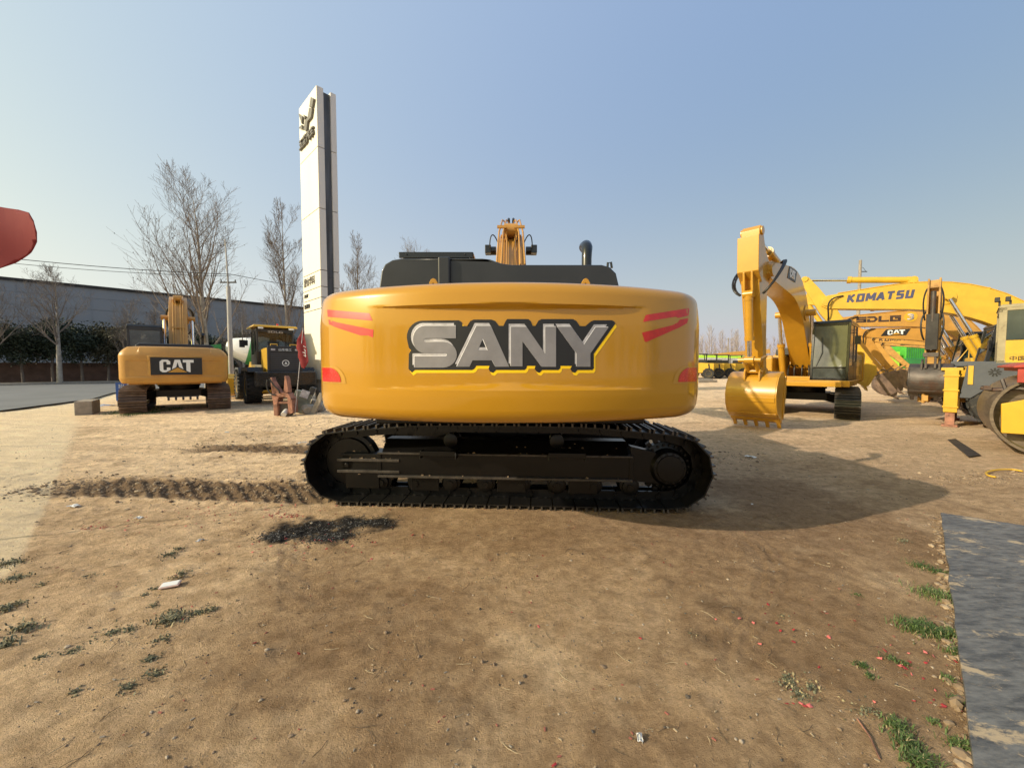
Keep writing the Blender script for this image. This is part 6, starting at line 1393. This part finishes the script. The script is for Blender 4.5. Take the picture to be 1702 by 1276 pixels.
# ------------------------------------------------------------------ loose stuff on the ground
def scatter(name, n, gen, mats, label, cat):
    b = MB(); r_ = random.Random(len(name)*7+n)
    for k in range(n): gen(b, r_)
    return tag(b.build(name, mats, smooth=0, recalc=False), label, cat, kind='stuff')
_rk = [rock(rr, 1, 1, .65) for _ in range(10)]
xs_ = np.array([0.0])
def gen_peb(b, r_):
    u = r_.random(); Y = 1.0+ 9.5*u**1.5; X = r_.uniform(-1.35, 1.35)*Y
    s = min(.02, .0018+.0024*r_.expovariate(1.0))*(1 if Y < 4.5 else 1.5)
    if 1.56*Y-.7 < X+ .0 and X > 4.3 and Y < 5: return
    v, f = r_.choice(_rk); c, s_ = math.cos(k_ := r_.uniform(0,6)), math.sin(k_); b.m = r_.choice((0,0,0,1,1,2))
    z = _gzc(X, Y)+s*.25; b.add([(X+s*(p.x*c-p.y*s_), Y+s*(p.x*s_+p.y*c), z+s*p.z) for p in v], f)
def _gzc(x, y):
    i = min(max(int(np.searchsorted(gx, x)), 1), nx_-1); j = min(max(int(np.searchsorted(gy, y)), 1), ny_-1)
    tx = (x-gx[i-1])/(gx[i]-gx[i-1]); ty = (y-gy[j-1])/(gy[j]-gy[j-1])
    return float((GZ[j-1,i-1]*(1-tx)+GZ[j-1,i]*tx)*(1-ty)+(GZ[j,i-1]*(1-tx)+GZ[j,i]*tx)*ty)
peb_m = [surf('tan pebble', (.24,.17,.11), .9, var=.2), surf('pale pebble', (.38,.31,.23), .9, var=.2), surf('dark pebble', (.09,.075,.06), .9, var=.3)]
scatter('gravel', 6000, gen_peb, peb_m, 'small stones scattered over the dirt', 'gravel')
def gen_clod(b, r_):
    w_ = r_.random()
    if r_.random() < .10:
        p = mt_edge[0].lerp(mt_edge[1], r_.random()); X = p.x-abs(r_.gauss(0,.05))+.012; Y = p.y
    elif w_ < .42: X = r_.uniform(-6.7,-2.5); Y = 4.80-.065*X+r_.gauss(0,.26)
    elif w_ < .65: X = r_.uniform(-6.7,-2.5); Y = 7.32-.065*X+r_.gauss(0,.24)
    elif w_ < .8: X = r_.uniform(-7,-2.5); Y = r_.uniform(8,12)
    elif w_ < .92: X = r_.gauss(3.3,.8); Y = r_.gauss(6.9,.5)
    else: X = r_.gauss(6.9,.8); Y = r_.gauss(5.65,.18)
    s = min(.035, .004+.008*r_.expovariate(1)); v, f = r_.choice(_rk); a = r_.uniform(0,6); c, s_ = math.cos(a), math.sin(a); b.m = r_.choice((0,0,1,2))
    z = _gzc(X, Y)+s*.2; b.add([(X+s*(p.x*c-p.y*s_), Y+s*(p.x*s_+p.y*c), z+s*p.z) for p in v], f)
clod_m = [surf('brown clod', (.26,.185,.115), .95, var=.2), surf('dark clod', (.17,.115,.07), .95, var=.2), surf('sandy clod', (.36,.27,.175), .95, var=.2)]
scatter('soil_clods', 3800, gen_clod, clod_m, 'broken clods along the track prints', 'soil')
def gen_ash(b, r_):
    px, py, rx, ry = r_.choice(((525,877,.5,.2),(600,868,.4,.16),(470,888,.25,.12),(545,893,.3,.12))); g = gp(px, py); X = g.x+r_.gauss(0,rx*.5); Y = g.y+r_.gauss(0,ry*.55)
    s = r_.uniform(.002,.008); v, f = r_.choice(_rk); b.m = 0 if r_.random() < .8 else 1; z = _gzc(X, Y)+s*.3; b.add([(X+s*p.x*1.4, Y+s*p.y, z+s*p.z) for p in v], f)
scatter('ash', 2600, gen_ash, [surf('charred bits', (.018,.016,.016), .9, var=.3), surf('grey ash flakes', (.15,.145,.14), .9, var=.3)], 'black and grey ash of a burnt heap before the big track', 'ash')
def gen_red(b, r_):
    c = r_.choice([(480,856,.14)]*5+[(400,846,.5)]*7+[(165,876,.10)]*2+[(500,905,.35)]*5+[(250,868,.4),(1325,1166,.06),(1500,1098,.05),(1595,1165,.08),(1330,1040,.25),(620,890,.4),(540,855,.5)]+[(700,1000,1.0),(1100,900,.9),(1300,1050,.8),(300,1050,.8),(1550,1080,.35)])
    g = gp(c[0], c[1]); X = g.x+r_.gauss(0,c[2]); Y = g.y+r_.gauss(0,c[2]*.35 if c[1] < 910 else c[2]*.6); 
    if Y < .9: return
    s = r_.uniform(.005,.013); a = r_.uniform(0,6); z = _gzc(X, Y)+.004; u = Vector((math.cos(a), math.sin(a), r_.uniform(-.3,.3)))*s; w_ = Vector((-math.sin(a), math.cos(a), r_.uniform(-.3,.3)))*s*r_.uniform(.3,.8); p = Vector((X,Y,z)); b.m = r_.choice((0,0,1)); k = Vector((0,0,s*r_.uniform(.2,.9)))
    b.add([p-u-w_, p+u-w_, p+u+w_+k, p-u+w_+k*.3, p+Vector((0,0,.001))+k*.7], [(0,1,4),(1,2,4),(2,3,4),(3,0,4)])
scatter('firecracker_scraps', 330, gen_red, [surf('crimson paper', (.33,.03,.035), .8, var=.3), surf('pink red paper', (.60,.15,.13), .8, var=.2)], 'shreds of red firecracker paper scattered on the dirt', 'paper shreds')
def gen_chip(b, r_):
    Y = 1.0+3.4*r_.random()**1.2; X = r_.uniform(-1.3,1.25)*Y; a = r_.uniform(0,6); L = r_.uniform(.006,.02); z = _gzc(X,Y)+.003; b.m = r_.choice((0,1,2))
    b.box((X,Y,z), (L, L*.35, .004), Quaternion((0,0,1), a))
scatter('wood_chips', 420, gen_chip, [surf('pale wood chip', (.40,.31,.20), .9), surf('brick red chip', (.32,.11,.08), .9), surf('dull chip', (.30,.26,.21), .8)], 'tiny chips of wood and brick on the dirt', 'chips')
def gen_twig(b, r_):
    Y = 1.1+4.5*r_.random()**1.3; X = r_.uniform(-1.3,1.2)*Y; a = r_.uniform(0,6); L = r_.uniform(.015,.06); z = _gzc(X,Y)+.003; b.m = r_.choice((0,1)); dx, dy = math.cos(a)*L, math.sin(a)*L
    b.path([(X-dx,Y-dy,z),(X+dy*.2,Y-dx*.2,z+.002),(X+dx,Y+dy,z+.001)], .0012, 3)
scatter('dry_twigs', 260, gen_twig, [surf('straw stem', (.42,.34,.22), .9), surf('dark twig', (.10,.075,.05), .9)], 'thin dry stems lying on the dirt', 'twigs')
GRM = [leaf_mat('fresh grass green', (.055,.10,.022), (.11,.16,.045)), leaf_mat('grey green weed', (.09,.10,.055), (.19,.18,.11)), leaf_mat('dry grass straw', (.30,.24,.12), (.38,.31,.17))]
def tuft(b, r_, X, Y, rad, n, h, mi):
    for _ in range(n):
        a = r_.uniform(0,6.28); d = abs(r_.gauss(0,.5))*rad; x, y = X+d*math.cos(a), Y+d*math.sin(a)*.8; z = _gzc(x, y)-.002
        b.m = mi if r_.random() > (.10 if mi == 0 else .28) else 2; hh_ = h*r_.uniform(.4,1.1); le = r_.uniform(.3,1.1)*hh_; t = r_.uniform(0,6.28); dx, dy = math.cos(t)*le, math.sin(t)*le; w_ = (.0022 if mi == 0 else .004)*r_.uniform(.7,1.4)
        nx2, ny2 = -math.sin(t)*w_, math.cos(t)*w_
        b.add([(x-nx2,y-ny2,z),(x+nx2,y+ny2,z),(x+dx*.45+nx2*.9,y+dy*.45+ny2*.9,z+hh_*.7),(x+dx*.45-nx2*.9,y+dy*.45-ny2*.9,z+hh_*.7),(x+dx,y+dy,z+hh_*.8)], [(0,1,2,3),(3,2,4)])
GR = MB(); r_ = random.Random(77)
for px, py, rad, n, h in ((1530,940,.13,220,.03),(1560,950,.10,160,.03),(1545,985,.14,330,.045),(1575,995,.12,300,.05),(1520,1040,.13,420,.05),(1550,1050,.13,420,.05),(1582,1055,.10,300,.05),(1590,1085,.07,160,.04),(1432,1103,.05,120,.025),(1445,1120,.04,80,.02),(1480,1092,.06,90,.02),(1503,1100,.05,60,.02),(1490,1205,.06,230,.035),(1505,1230,.07,260,.04),(1525,1262,.09,420,.04),(1550,1195,.04,90,.02),(1595,1235,.06,160,.035),(1580,1130,.05,80,.03),(1590,1165,.05,90,.03),(1425,985,.05,60,.015)):
    g = gp(px, py); tuft(GR, r_, g.x, g.y, rad, n, h, 0)
for px, py, rad, n, h in ((1500,900,.1,70,.02),(1310,1130,.10,170,.015),(1330,1150,.08,110,.015),(1350,1140,.06,70,.015),(1440,1180,.12,110,.012),(1300,1020,.05,30,.01),(280,920,.10,110,.02),(298,912,.06,60,.02),(300,955,.09,110,.02),(262,975,.05,70,.018),(240,988,.04,50,.015),(285,1028,.12,330,.03),(330,1018,.09,110,.02),(350,1015,.06,70,.018),(255,1005,.05,50,.015),(190,1048,.12,160,.015),(215,1045,.06,80,.015),(270,1062,.08,90,.015),(250,1093,.06,120,.016),(258,1118,.07,110,.016),(215,1140,.07,120,.014),(120,1080,.06,80,.014),(68,1092,.05,60,.014),(125,1146,.04,50,.014),(15,935,.16,190,.03),(22,960,.14,160,.03),(10,1010,.12,160,.03),(40,1040,.10,160,.03),(8,1070,.08,120,.03),(70,968,.06,40,.014),(150,955,.1,40,.014),(30,1000,.1,80,.02),(800,960,.05,14,.01),(1150,1050,.06,20,.01)):
    g = gp(px, py); tuft(GR, r_, g.x, g.y, rad, n, h, 1)
for k in range(60): X = -12.9-r_.uniform(0,1.9); Y = r_.uniform(12.6,15.0)+(-12.9-X)*.4; tuft(GR, r_, X+.2, Y, .35, 60, .08, 0)
tag(GR.build('grass', GRM, smooth=0, recalc=False), 'tufts of grass and weeds growing in the dirt', 'grass', kind='stuff')
